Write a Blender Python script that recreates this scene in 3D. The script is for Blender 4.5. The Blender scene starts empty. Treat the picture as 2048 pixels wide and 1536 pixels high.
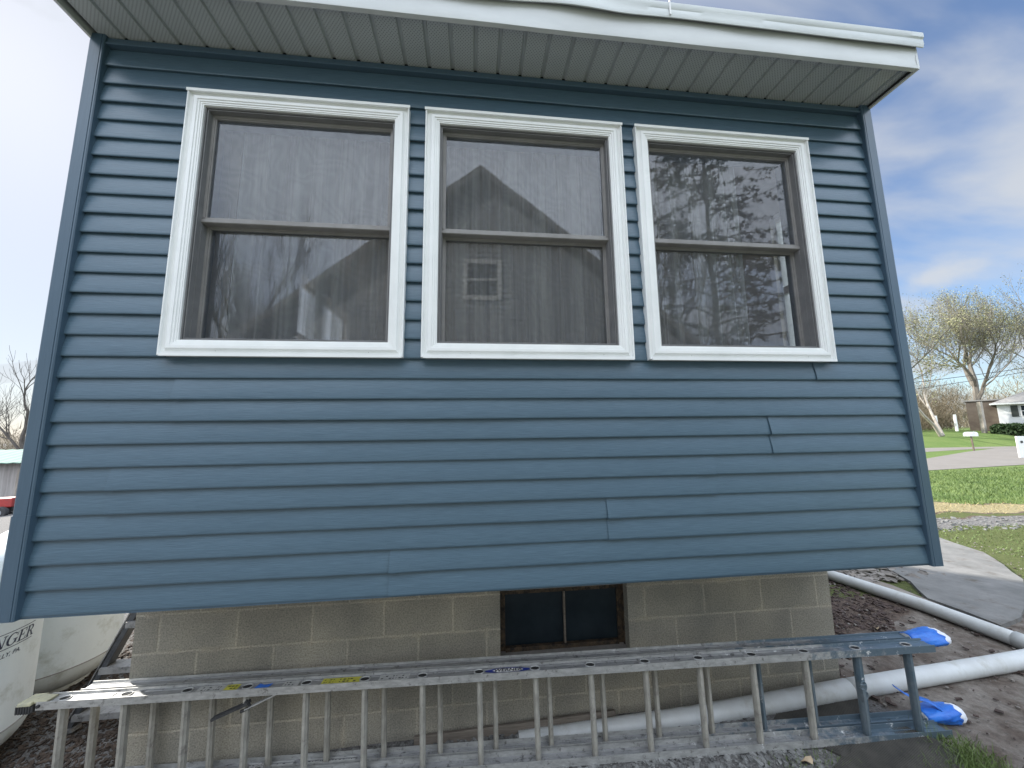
import bpy, math, random
import numpy as np
from mathutils import Vector, Matrix

random.seed(7); rng = np.random.default_rng(11)
scene = bpy.context.scene
R = math.radians

# ------------------------------------------------------------ camera
F_PX = 727.542461
yaw, pit, rol = 0.108598218, 0.132961439, -0.013176988
fw = Vector((math.sin(yaw)*math.cos(pit), math.cos(yaw)*math.cos(pit), math.sin(pit)))
rt = fw.cross(Vector((0, 0, 1))).normalized(); up = rt.cross(fw)
r2 = rt*math.cos(rol) + up*math.sin(rol); u2 = -rt*math.sin(rol) + up*math.cos(rol)
CAM = Vector((1.87944683, -1.84474057, 0.741648050))
cd = bpy.data.cameras.new('camera'); cam = bpy.data.objects.new('camera', cd)
scene.collection.objects.link(cam)
cd.sensor_width = 36; cd.lens = F_PX/2048*36; cd.clip_start = 0.05; cd.clip_end = 2000
cam.matrix_world = Matrix(((r2.x, u2.x, -fw.x, CAM.x), (r2.y, u2.y, -fw.y, CAM.y), (r2.z, u2.z, -fw.z, CAM.z), (0, 0, 0, 1)))
scene.camera = cam

# ------------------------------------------------------------ light and exposure
SUN_DIR = Vector((-0.80, 0.60, 0.0)).normalized(); SUN_EL = R(34)
S = Vector((SUN_DIR.x*math.cos(SUN_EL), SUN_DIR.y*math.cos(SUN_EL), math.sin(SUN_EL)))
sd = bpy.data.lights.new('sun', 'SUN'); so = bpy.data.objects.new('sun', sd); scene.collection.objects.link(so)
sd.energy = 3.3; sd.angle = R(2.0); sd.color = (1, 0.95, 0.87)
so.rotation_euler = (-S).to_track_quat('-Z', 'Y').to_euler(); so.location = (-8, 6, 12)

w = bpy.data.worlds.new('World'); scene.world = w; w.use_nodes = True
nt = w.node_tree; N = nt.nodes; LK = nt.links; N.clear()
wo = N.new('ShaderNodeOutputWorld'); bg = N.new('ShaderNodeBackground'); sky = N.new('ShaderNodeTexSky')
sky.sky_type = 'NISHITA'; sky.sun_disc = False; sky.sun_elevation = SUN_EL
sky.sun_rotation = math.atan2(SUN_DIR.x, SUN_DIR.y)
sky.air_density = 1.0; sky.dust_density = 0.5; sky.ozone_density = 2.0
SKY_STRENGTH = 0.062
tc = N.new('ShaderNodeTexCoord'); sep = N.new('ShaderNodeSeparateXYZ'); LK.new(tc.outputs['Generated'], sep.inputs[0])
mx = N.new('ShaderNodeMath'); mx.operation = 'MAXIMUM'; LK.new(sep.outputs['Z'], mx.inputs[0]); mx.inputs[1].default_value = 0.0
ad = N.new('ShaderNodeMath'); LK.new(mx.outputs[0], ad.inputs[0]); ad.inputs[1].default_value = 0.22
dv = N.new('ShaderNodeVectorMath'); dv.operation = 'DIVIDE'; LK.new(tc.outputs['Generated'], dv.inputs[0])
cmb = N.new('ShaderNodeCombineXYZ')
for i in range(3): LK.new(ad.outputs[0], cmb.inputs[i])
LK.new(cmb.outputs[0], dv.inputs[1])
mp = N.new('ShaderNodeMapping'); mp.inputs['Rotation'].default_value = (0, 0, R(-28)); mp.inputs['Scale'].default_value = (0.55, 1.5, 1)
mp.inputs['Location'].default_value = (3.1, 1.7, 0)
LK.new(dv.outputs[0], mp.inputs[0])
cn = N.new('ShaderNodeTexNoise'); cn.inputs['Scale'].default_value = 1.5; cn.inputs['Detail'].default_value = 6; cn.inputs['Roughness'].default_value = 0.48; cn.inputs['Distortion'].default_value = 0.35
LK.new(mp.outputs[0], cn.inputs['Vector'])
cr = N.new('ShaderNodeValToRGB'); cr.color_ramp.elements[0].position = 0.41; cr.color_ramp.elements[1].position = 0.60
cr.color_ramp.interpolation = 'EASE'
LK.new(cn.outputs['Fac'], cr.inputs[0])
cm = N.new('ShaderNodeMath'); cm.operation = 'MULTIPLY_ADD'; cm.inputs[1].default_value = 0.84; cm.inputs[2].default_value = 0.04; LK.new(cr.outputs[0], cm.inputs[0])
# cloud brightness: nearer the sun brighter
dt = N.new('ShaderNodeVectorMath'); dt.operation = 'DOT_PRODUCT'; LK.new(tc.outputs['Generated'], dt.inputs[0]); dt.inputs[1].default_value = S
cb = N.new('ShaderNodeMapRange'); cb.inputs['From Min'].default_value = -0.3; cb.inputs['From Max'].default_value = 1.0
cb.inputs['To Min'].default_value = 4.1; cb.inputs['To Max'].default_value = 3.95; LK.new(dt.outputs['Value'], cb.inputs[0])
ccol = N.new('ShaderNodeVectorMath'); ccol.operation = 'SCALE'; ccol.inputs[0].default_value = (0.94, 0.985, 1.05); LK.new(cb.outputs[0], ccol.inputs['Scale'])
wm = N.new('ShaderNodeMix'); wm.data_type = 'RGBA'; 
glow = N.new('ShaderNodeMapRange'); glow.interpolation_type = 'SMOOTHSTEP'; glow.inputs['From Min'].default_value = 0.15; glow.inputs['From Max'].default_value = 0.75; LK.new(dt.outputs['Value'], glow.inputs[0])
gmx = N.new('ShaderNodeMath'); gmx.operation = 'MAXIMUM'; LK.new(cm.outputs[0], gmx.inputs[0])
gml = N.new('ShaderNodeMath'); gml.operation = 'MULTIPLY'; LK.new(glow.outputs[0], gml.inputs[0]); gml.inputs[1].default_value = 0.80; LK.new(gml.outputs[0], gmx.inputs[1]); LK.new(gmx.outputs[0], wm.inputs[0])
tint = N.new('ShaderNodeVectorMath'); tint.operation = 'MULTIPLY'; LK.new(sky.outputs[0], tint.inputs[0]); tint.inputs[1].default_value = (1.02, 1.07, 1.16); LK.new(tint.outputs[0], wm.inputs[6]); LK.new(ccol.outputs[0], wm.inputs[7])
# added bright area in the unseen sky behind the camera, fills the shaded wall
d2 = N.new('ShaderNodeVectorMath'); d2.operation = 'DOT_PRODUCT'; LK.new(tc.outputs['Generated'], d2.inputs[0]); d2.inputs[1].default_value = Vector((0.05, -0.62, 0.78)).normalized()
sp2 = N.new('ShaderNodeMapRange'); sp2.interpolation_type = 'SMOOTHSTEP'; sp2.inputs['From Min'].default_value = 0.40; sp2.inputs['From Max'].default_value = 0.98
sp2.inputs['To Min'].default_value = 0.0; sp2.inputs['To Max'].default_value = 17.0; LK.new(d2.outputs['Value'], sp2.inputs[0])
pv = (fw*F_PX+r2*(1885-1024)+u2*(768-548)).normalized()
pax = Vector((0, 0, 1)).cross(pv).normalized(); pay = pv.cross(pax)
def dotn(v):
    q = N.new('ShaderNodeVectorMath'); q.operation = 'DOT_PRODUCT'; LK.new(tc.outputs['Generated'], q.inputs[0]); q.inputs[1].default_value = v; return q.outputs['Value']
def mt(op, a, b):
    q = N.new('ShaderNodeMath'); q.operation = op
    for i_, x_ in enumerate((a, b)):
        if isinstance(x_, (int, float)): q.inputs[i_].default_value = x_
        else: LK.new(x_, q.inputs[i_])
    return q.outputs[0]
ex = mt('DIVIDE', dotn(pax), 0.050); ey = mt('DIVIDE', dotn(pay), 0.030)
pr2 = mt('SQRT', mt('ADD', mt('MULTIPLY', ex, ex), mt('MULTIPLY', ey, ey)), 0.0)
pn = N.new('ShaderNodeTexNoise'); pn.inputs['Scale'].default_value = 26; pn.inputs['Detail'].default_value = 5; LK.new(tc.outputs['Generated'], pn.inputs['Vector'])
pm = N.new('ShaderNodeMapRange'); pm.interpolation_type = 'SMOOTHSTEP'; pm.inputs['From Min'].default_value = 1.75; pm.inputs['From Max'].default_value = 0.75; LK.new(mt('ADD', pr2, mt('MULTIPLY', pn.outputs['Fac'], 1.1)), pm.inputs[0])
fr_ = N.new('ShaderNodeMath'); fr_.operation = 'GREATER_THAN'; LK.new(dotn(pv), fr_.inputs[0]); fr_.inputs[1].default_value = 0.5
pf_ = mt('MULTIPLY', mt('MULTIPLY', pm.outputs[0], fr_.outputs[0]), 0.8)
pmx = N.new('ShaderNodeMix'); pmx.data_type = 'RGBA'; LK.new(pf_, pmx.inputs[0]); LK.new(wm.outputs[2], pmx.inputs[6]); pmx.inputs[7].default_value = (4.0, 4.15, 4.35, 1)
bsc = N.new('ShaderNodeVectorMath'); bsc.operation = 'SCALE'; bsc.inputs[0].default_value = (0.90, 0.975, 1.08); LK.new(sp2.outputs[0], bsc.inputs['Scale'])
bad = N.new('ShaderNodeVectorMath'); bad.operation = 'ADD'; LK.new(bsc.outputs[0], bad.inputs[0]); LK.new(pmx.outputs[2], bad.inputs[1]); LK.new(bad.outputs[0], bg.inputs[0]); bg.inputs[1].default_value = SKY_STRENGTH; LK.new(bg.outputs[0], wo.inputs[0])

vs = scene.view_settings; vs.view_transform = 'Standard'; vs.look = 'None'; vs.gamma = 1; vs.exposure = 1.5
scene.render.engine = 'CYCLES'; scene.cycles.max_bounces = 8; scene.cycles.transparent_max_bounces = 24

# ------------------------------------------------------------ materials
def mat(name, col, rough=0.6, var=None, vscale=8, vstretch=(1, 1, 1), bump=0.0, bscale=60, bstretch=(1, 1, 1), metal=0.0, spec=0.5, detail=6,
        spots=None, bdist=0.01):
    """procedural principled: base colour, optional second colour by noise, optional blotch colour, optional bump"""
    m = bpy.data.materials.new(name); m.use_nodes = True; n = m.node_tree.nodes; l = m.node_tree.links
    b = n['Principled BSDF']; b.inputs['Roughness'].default_value = rough; b.inputs['Metallic'].default_value = metal
    b.inputs['Specular IOR Level'].default_value = spec; b.inputs['Base Color'].default_value = (*col, 1)
    t = n.new('ShaderNodeTexCoord')
    cur = None
    if var:
        mpn = n.new('ShaderNodeMapping'); mpn.inputs['Scale'].default_value = vstretch; l.new(t.outputs['Object'], mpn.inputs[0])
        no = n.new('ShaderNodeTexNoise'); no.inputs['Scale'].default_value = vscale; no.inputs['Detail'].default_value = detail; no.inputs['Roughness'].default_value = 0.62
        l.new(mpn.outputs[0], no.inputs['Vector'])
        rp = n.new('ShaderNodeValToRGB'); rp.color_ramp.elements[0].position = 0.34; rp.color_ramp.elements[1].position = 0.66
        rp.color_ramp.elements[0].color = (*col, 1); rp.color_ramp.elements[1].color = (*var, 1)
        l.new(no.outputs['Fac'], rp.inputs[0]); cur = rp.outputs[0]; l.new(cur, b.inputs['Base Color'])
    if spots:
        scol, sscale, lo, hi = spots
        no = n.new('ShaderNodeTexNoise'); no.inputs['Scale'].default_value = sscale; no.inputs['Detail'].default_value = 8; no.inputs['Roughness'].default_value = 0.7
        l.new(t.outputs['Object'], no.inputs['Vector'])
        rp = n.new('ShaderNodeMapRange'); rp.inputs['From Min'].default_value = lo; rp.inputs['From Max'].default_value = hi
        l.new(no.outputs['Fac'], rp.inputs[0])
        mxn = n.new('ShaderNodeMix'); mxn.data_type = 'RGBA'; l.new(rp.outputs[0], mxn.inputs[0])
        if cur: l.new(cur, mxn.inputs[6])
        else: mxn.inputs[6].default_value = (*col, 1)
        mxn.inputs[7].default_value = (*scol, 1); l.new(mxn.outputs[2], b.inputs['Base Color'])
    if bump:
        mpn = n.new('ShaderNodeMapping'); mpn.inputs['Scale'].default_value = bstretch; l.new(t.outputs['Object'], mpn.inputs[0])
        no = n.new('ShaderNodeTexNoise'); no.inputs['Scale'].default_value = bscale; no.inputs['Detail'].default_value = 5
        l.new(mpn.outputs[0], no.inputs['Vector'])
        bp = n.new('ShaderNodeBump'); bp.inputs['Strength'].default_value = bump; bp.inputs['Distance'].default_value = bdist
        l.new(no.outputs['Fac'], bp.inputs['Height']); l.new(bp.outputs[0], b.inputs['Normal'])
    return m

M = {}
M['siding'] = mat('blue_vinyl', (0.053, 0.096, 0.134), 0.33, (0.078, 0.134, 0.180), 3.0, (3, 3, 120), 0.8, 1.0, (22, 22, 330), spec=0.5, bdist=0.0012)
M['post'] = mat('blue_vinyl_post', (0.052, 0.092, 0.132), 0.34, (0.062, 0.106, 0.150), 3, (60, 60, 2), 0.25, 1, (300, 300, 12), bdist=0.001)
M['white'] = mat('white_vinyl', (0.80, 0.81, 0.80), 0.38, (0.74, 0.755, 0.745), 5, bump=0.05, bscale=12, bdist=0.002)
M['soffit'] = mat('soffit_vinyl', (0.42, 0.45, 0.46), 0.5, (0.385, 0.415, 0.425), 4)
M['fascia'] = mat('fascia_aluminium', (0.56, 0.58, 0.575), 0.42, (0.49, 0.51, 0.51), 2.5, (1, 1, 3), 0.25, 5, (1, 1, 2), bdist=0.008, spots=((0.38, 0.38, 0.36), 30, 0.66, 0.80))
M['drip'] = mat('roof_edge_metal', (0.54, 0.57, 0.56), 0.4, (0.48, 0.51, 0.51), 3, (1, 1, 6), 0.35, 6, (1, 1, 3), bdist=0.006)
M['roof'] = mat('roofing', (0.12, 0.12, 0.12), 0.9, (0.18, 0.18, 0.17), 40)
M['frame'] = mat('taupe_aluminium', (0.150, 0.150, 0.152), 0.45, (0.185, 0.184, 0.184), 12, bump=0.1, bscale=90)
M['sash'] = mat('taupe_sash', (0.20, 0.192, 0.185), 0.5, (0.25, 0.242, 0.235), 10, bump=0.1, bscale=90)
M['inwall'] = mat('interior_paint', (0.50, 0.44, 0.35), 0.8, (0.54, 0.48, 0.39), 3)
M['infloor'] = mat('interior_floor', (0.16, 0.10, 0.06), 0.5, (0.22, 0.14, 0.08), 5)
M['dark'] = mat('dark_void', (0.02, 0.02, 0.02), 0.9)
M['under'] = mat('underside_board', (0.10, 0.085, 0.07), 0.9, (0.14, 0.12, 0.10), 8)
M['alu'] = mat('ladder_aluminium', (0.50, 0.50, 0.485), 0.40, (0.33, 0.33, 0.32), 20, (1, 3, 3), 0.2, 120, metal=0.35, spots=((0.15, 0.145, 0.135), 32, 0.56, 0.68), bdist=0.001)
M['rung'] = mat('rung_aluminium', (0.45, 0.43, 0.38), 0.5, (0.29, 0.275, 0.24), 12, (2, 2, 1), 0.2, 120, metal=0.1, spots=((0.20, 0.185, 0.165), 20, 0.56, 0.72), bdist=0.001)
M['painted'] = mat('paint_smeared_aluminium', (0.075, 0.125, 0.165), 0.5, (0.19, 0.22, 0.24), 7, (1, 1, 1), 0.2, 90, spots=((0.55, 0.56, 0.56), 11, 0.62, 0.66), metal=0.15, bdist=0.001)
M['rubber'] = mat('black_rubber', (0.025, 0.025, 0.028), 0.8, (0.05, 0.05, 0.05), 30, bump=0.3, bscale=60)
M['padyellow'] = mat('dirty_cream_cap', (0.42, 0.40, 0.26), 0.6, (0.30, 0.29, 0.22), 25, spots=((0.08, 0.08, 0.07), 20, 0.55, 0.7))
M['bluetape'] = mat('blue_tape', (0.012, 0.115, 0.52), 0.42, (0.03, 0.19, 0.66), 14, (1, 3, 1), 0.6, 26, bdist=0.01)
M['rag'] = mat('white_rag', (0.74, 0.75, 0.78), 0.9, (0.66, 0.68, 0.74), 20, bump=0.7, bscale=40, bdist=0.01)
M['yellow'] = mat('yellow_sticker', (0.60, 0.56, 0.06), 0.5, (0.42, 0.40, 0.07), 30)
M['stickwhite'] = mat('white_sticker', (0.50, 0.50, 0.48), 0.5, (0.36, 0.36, 0.35), 30)
M['ink'] = mat('black_ink', (0.02, 0.02, 0.022), 0.5)
M['logoblue'] = mat('logo_blue', (0.012, 0.03, 0.22), 0.4)
M['logowhite'] = mat('logo_white', (0.7, 0.7, 0.7), 0.4)
M['tank'] = mat('tank_paint', (0.74, 0.78, 0.79), 0.42, (0.68, 0.72, 0.73), 5, (1, 1, 0.6), 0.15, 70, spots=((0.33, 0.34, 0.28), 6, 0.53, 0.82), bdist=0.002)
M['tankink'] = mat('tank_lettering', (0.015, 0.02, 0.05), 0.5, (0.04, 0.05, 0.09), 60)
M['pipe'] = mat('white_pvc', (0.58, 0.60, 0.60), 0.45, (0.50, 0.51, 0.50), 6, (1, 1, 1), 0.05, 60, spots=((0.30, 0.28, 0.22), 5, 0.54, 0.84))
M['mat'] = mat('ribbed_rubber', (0.040, 0.038, 0.034), 0.85, (0.075, 0.070, 0.060), 9, bump=0.4, bscale=80, bdist=0.004)
M['board'] = mat('weathered_board', (0.13, 0.11, 0.09), 0.85, (0.20, 0.17, 0.14), 4, (2, 30, 30), 0.4, 3, (4, 60, 60))
M['rust'] = mat('rusty_steel', (0.030, 0.022, 0.016), 0.8, (0.10, 0.066, 0.038), 30, bump=0.7, bscale=70, spots=((0.015, 0.012, 0.01), 22, 0.5, 0.6))
M['sill'] = mat('concrete_sill', (0.20, 0.19, 0.18), 0.9, (0.28, 0.26, 0.24), 14, bump=0.5, bscale=60)
M['bglass'] = mat('basement_glass', (0.008, 0.014, 0.020), 0.30, (0.018, 0.028, 0.036), 5, spec=0.25)
M['gravel'] = mat('grey_gravel', (0.095, 0.095, 0.092), 0.85, (0.24, 0.24, 0.23), 25, detail=2)
M['mulch'] = mat('brown_mulch', (0.028, 0.020, 0.015), 0.9, (0.085, 0.060, 0.045), 22, detail=2)
M['cinder'] = mat('dark_cinders', (0.035, 0.024, 0.021), 0.9, (0.095, 0.065, 0.055), 22, detail=2)
M['slate'] = mat('slate_flakes', (0.13, 0.115, 0.10), 0.8, (0.26, 0.235, 0.21), 9, detail=2)
M['leaf'] = mat('dry_leaf', (0.36, 0.26, 0.16), 0.8, (0.5, 0.42, 0.3), 15)
M['concrete'] = mat('old_concrete', (0.13, 0.13, 0.125), 0.9, (0.20, 0.196, 0.188), 4, bump=0.6, bscale=45, spots=((0.10, 0.085, 0.07), 5, 0.55, 0.72), bdist=0.006)
M['dirtyconcrete'] = mat('soil_stained_concrete', (0.235, 0.205, 0.175), 0.9, (0.165, 0.138, 0.112), 2.6, bump=0.6, bscale=40, spots=((0.30, 0.28, 0.25), 7, 0.56, 0.70), bdist=0.006)
M['asphalt'] = mat('sunbleached_asphalt', (0.16, 0.145, 0.13), 0.9, (0.185, 0.17, 0.155), 1.5, spots=((0.16, 0.15, 0.14), 0.8, 0.55, 0.75))
M['blade'] = mat('grass_blades', (0.080, 0.132, 0.032), 0.6, (0.155, 0.212, 0.062), 1.2, detail=4)
M['straw'] = mat('straw_blades', (0.42, 0.33, 0.18), 0.8, (0.30, 0.26, 0.12), 3)
M['bark'] = mat('grey_bark', (0.14, 0.125, 0.105), 0.9, (0.24, 0.22, 0.19), 6, (1, 1, .3), 0.6, 12)
M['barkpale'] = mat('pale_bark', (0.42, 0.38, 0.33), 0.9, (0.24, 0.21, 0.18), 4, (1, 1, .3))
M['barkdark'] = mat('dark_bark', (0.055, 0.047, 0.040), 0.9, (0.10, 0.088, 0.075), 6)
M['buds'] = mat('spring_buds', (0.20, 0.205, 0.095), 0.7, (0.30, 0.29, 0.16), 0.5)
M['brush'] = mat('brown_brush', (0.15, 0.12, 0.085), 0.9, (0.24, 0.20, 0.13), 0.3)
M['needles'] = mat('needles', (0.022, 0.040, 0.020), 0.8, (0.05, 0.07, 0.035), 0.4)
M['hedge'] = mat('dark_hedge', (0.020, 0.042, 0.014), 0.8, (0.05, 0.09, 0.03), 4)
M['hwhite'] = mat('white_clapboard', (0.72, 0.72, 0.70), 0.6, (0.66, 0.66, 0.65), 1)
M['hroof'] = mat('grey_shingles', (0.19, 0.185, 0.18), 0.9, (0.26, 0.25, 0.24), 3)
M['shutter'] = mat('dark_shutter', (0.03, 0.035, 0.03), 0.6)
M['brick'] = mat('brown_ivy_brick', (0.07, 0.052, 0.043), 0.9, (0.115, 0.095, 0.075), 1.4, bump=0.4, bscale=6)
M['nhouse'] = mat('grey_clapboard', (0.30, 0.32, 0.34), 0.6, (0.34, 0.36, 0.38), 1)
M['shedwall'] = mat('grey_shed_boards', (0.34, 0.32, 0.30), 0.9, (0.22, 0.20, 0.19), 2, (6, 6, .4))
M['greenroof'] = mat('green_metal_roof', (0.10, 0.19, 0.16), 0.85, (0.14, 0.24, 0.20), 1)
M['red'] = mat('red_paint', (0.35, 0.03, 0.025), 0.5, (0.22, 0.03, 0.03), 5)
M['wire'] = mat('cable_black', (0.02, 0.02, 0.02), 0.7)
M['pole'] = mat('pole_wood', (0.12, 0.09, 0.07), 0.9, (0.18, 0.14, 0.11), 3)
M['grey'] = mat('grey_metal', (0.30, 0.31, 0.32), 0.5, (0.22, 0.23, 0.24), 20, metal=0.3)
M['stepalu'] = mat('worn_step_aluminium', (0.36, 0.36, 0.36), 0.5, (0.22, 0.22, 0.22), 12, metal=0.4, spots=((0.10, 0.10, 0.10), 20, 0.52, 0.66))
M['darkrail'] = mat('dark_rail', (0.035, 0.038, 0.045), 0.5, (0.08, 0.085, 0.09), 14)

def paint_transition(base, at, name):
    m = M[base].copy(); m.name = name; n = m.node_tree.nodes; l = m.node_tree.links; b = n['Principled BSDF']; src = b.inputs['Base Color'].links[0].from_socket
    t = n.new('ShaderNodeTexCoord'); s = n.new('ShaderNodeSeparateXYZ'); l.new(t.outputs['Object'], s.inputs[0])
    no = n.new('ShaderNodeTexNoise'); no.inputs['Scale'].default_value = 11; no.inputs['Detail'].default_value = 9; no.inputs['Roughness'].default_value = 0.78; l.new(t.outputs['Object'], no.inputs['Vector'])
    a = n.new('ShaderNodeMath'); a.operation = 'MULTIPLY_ADD'; l.new(no.outputs['Fac'], a.inputs[0]); a.inputs[1].default_value = 2.4; l.new(s.outputs['X'], a.inputs[2])
    r_ = n.new('ShaderNodeMapRange'); r_.inputs['From Min'].default_value = at+1.1; r_.inputs['From Max'].default_value = at+1.45; r_.inputs['To Max'].default_value = 0.9; l.new(a.outputs[0], r_.inputs[0])
    mm = n.new('ShaderNodeMix'); mm.data_type = 'RGBA'; l.new(r_.outputs[0], mm.inputs[0]); l.new(src, mm.inputs[6]); mm.inputs[7].default_value = (0.10, 0.155, 0.20, 1)
    n2 = n.new('ShaderNodeTexNoise'); n2.inputs['Scale'].default_value = 17; n2.inputs['Detail'].default_value = 6; n2.inputs['Roughness'].default_value = 0.75; l.new(t.outputs['Object'], n2.inputs['Vector'])
    r3 = n.new('ShaderNodeMapRange'); r3.inputs['From Min'].default_value = 0.615; r3.inputs['From Max'].default_value = 0.635; l.new(n2.outputs['Fac'], r3.inputs[0])
    r4 = n.new('ShaderNodeMapRange'); r4.inputs['From Min'].default_value = at-1.4; r4.inputs['From Max'].default_value = at-0.4; l.new(s.outputs['X'], r4.inputs[0])
    mu = n.new('ShaderNodeMath'); mu.operation = 'MULTIPLY'; l.new(r3.outputs[0], mu.inputs[0]); l.new(r4.outputs[0], mu.inputs[1])
    m5 = n.new('ShaderNodeMix'); m5.data_type = 'RGBA'; l.new(mu.outputs[0], m5.inputs[0]); l.new(mm.outputs[2], m5.inputs[6]); m5.inputs[7].default_value = (0.68, 0.69, 0.69, 1)
    l.new(m5.outputs[2], b.inputs['Base Color']); M[name] = m
M['web'] = mat('dark_web', (0.25, 0.255, 0.26), 0.38, (0.36, 0.36, 0.36), 14, (1, 3, 3), 0.2, 90, metal=0.4, spots=((0.10, 0.10, 0.10), 28, 0.54, 0.66), bdist=0.001)  # web tone, darker than the flanges
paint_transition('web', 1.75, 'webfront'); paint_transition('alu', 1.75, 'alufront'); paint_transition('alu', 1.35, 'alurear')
def soffit_holes():
    m = M['soffit']; n = m.node_tree.nodes; l = m.node_tree.links; b = n['Principled BSDF']
    t = n.new('ShaderNodeTexCoord'); s = n.new('ShaderNodeSeparateXYZ'); l.new(t.outputs['Object'], s.inputs[0])
    def mth(op, a, c=None, v=None):
        q = n.new('ShaderNodeMath'); q.operation = op; l.new(a, q.inputs[0])
        if c is not None: l.new(c, q.inputs[1])
        if v is not None: q.inputs[1].default_value = v
        return q.outputs[0]
    p = 0.0175
    a = mth('SINE', mth('MULTIPLY', mth('ADD', s.outputs['X'], s.outputs['Y']), v=math.pi/p))
    c = mth('SINE', mth('MULTIPLY', mth('SUBTRACT', s.outputs['X'], s.outputs['Y']), v=math.pi/p))
    h = mth('MULTIPLY', mth('MULTIPLY', a, a), mth('MULTIPLY', c, c))
    rp = n.new('ShaderNodeMapRange'); rp.inputs['From Min'].default_value = 0.45; rp.inputs['From Max'].default_value = 0.75
    rp.inputs['To Max'].default_value = 0.75; l.new(h, rp.inputs[0])
    src = b.inputs['Base Color'].links[0].from_socket
    mm = n.new('ShaderNodeMix'); mm.data_type = 'RGBA'; l.new(rp.outputs[0], mm.inputs[0]); l.new(src, mm.inputs[6]); mm.inputs[7].default_value = (0.10, 0.11, 0.11, 1)
    l.new(mm.outputs[2], b.inputs['Base Color'])
M['soffitplain'] = mat('soffit_plain', (0.42, 0.45, 0.46), 0.5, (0.385, 0.415, 0.425), 4)
soffit_holes()

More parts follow.
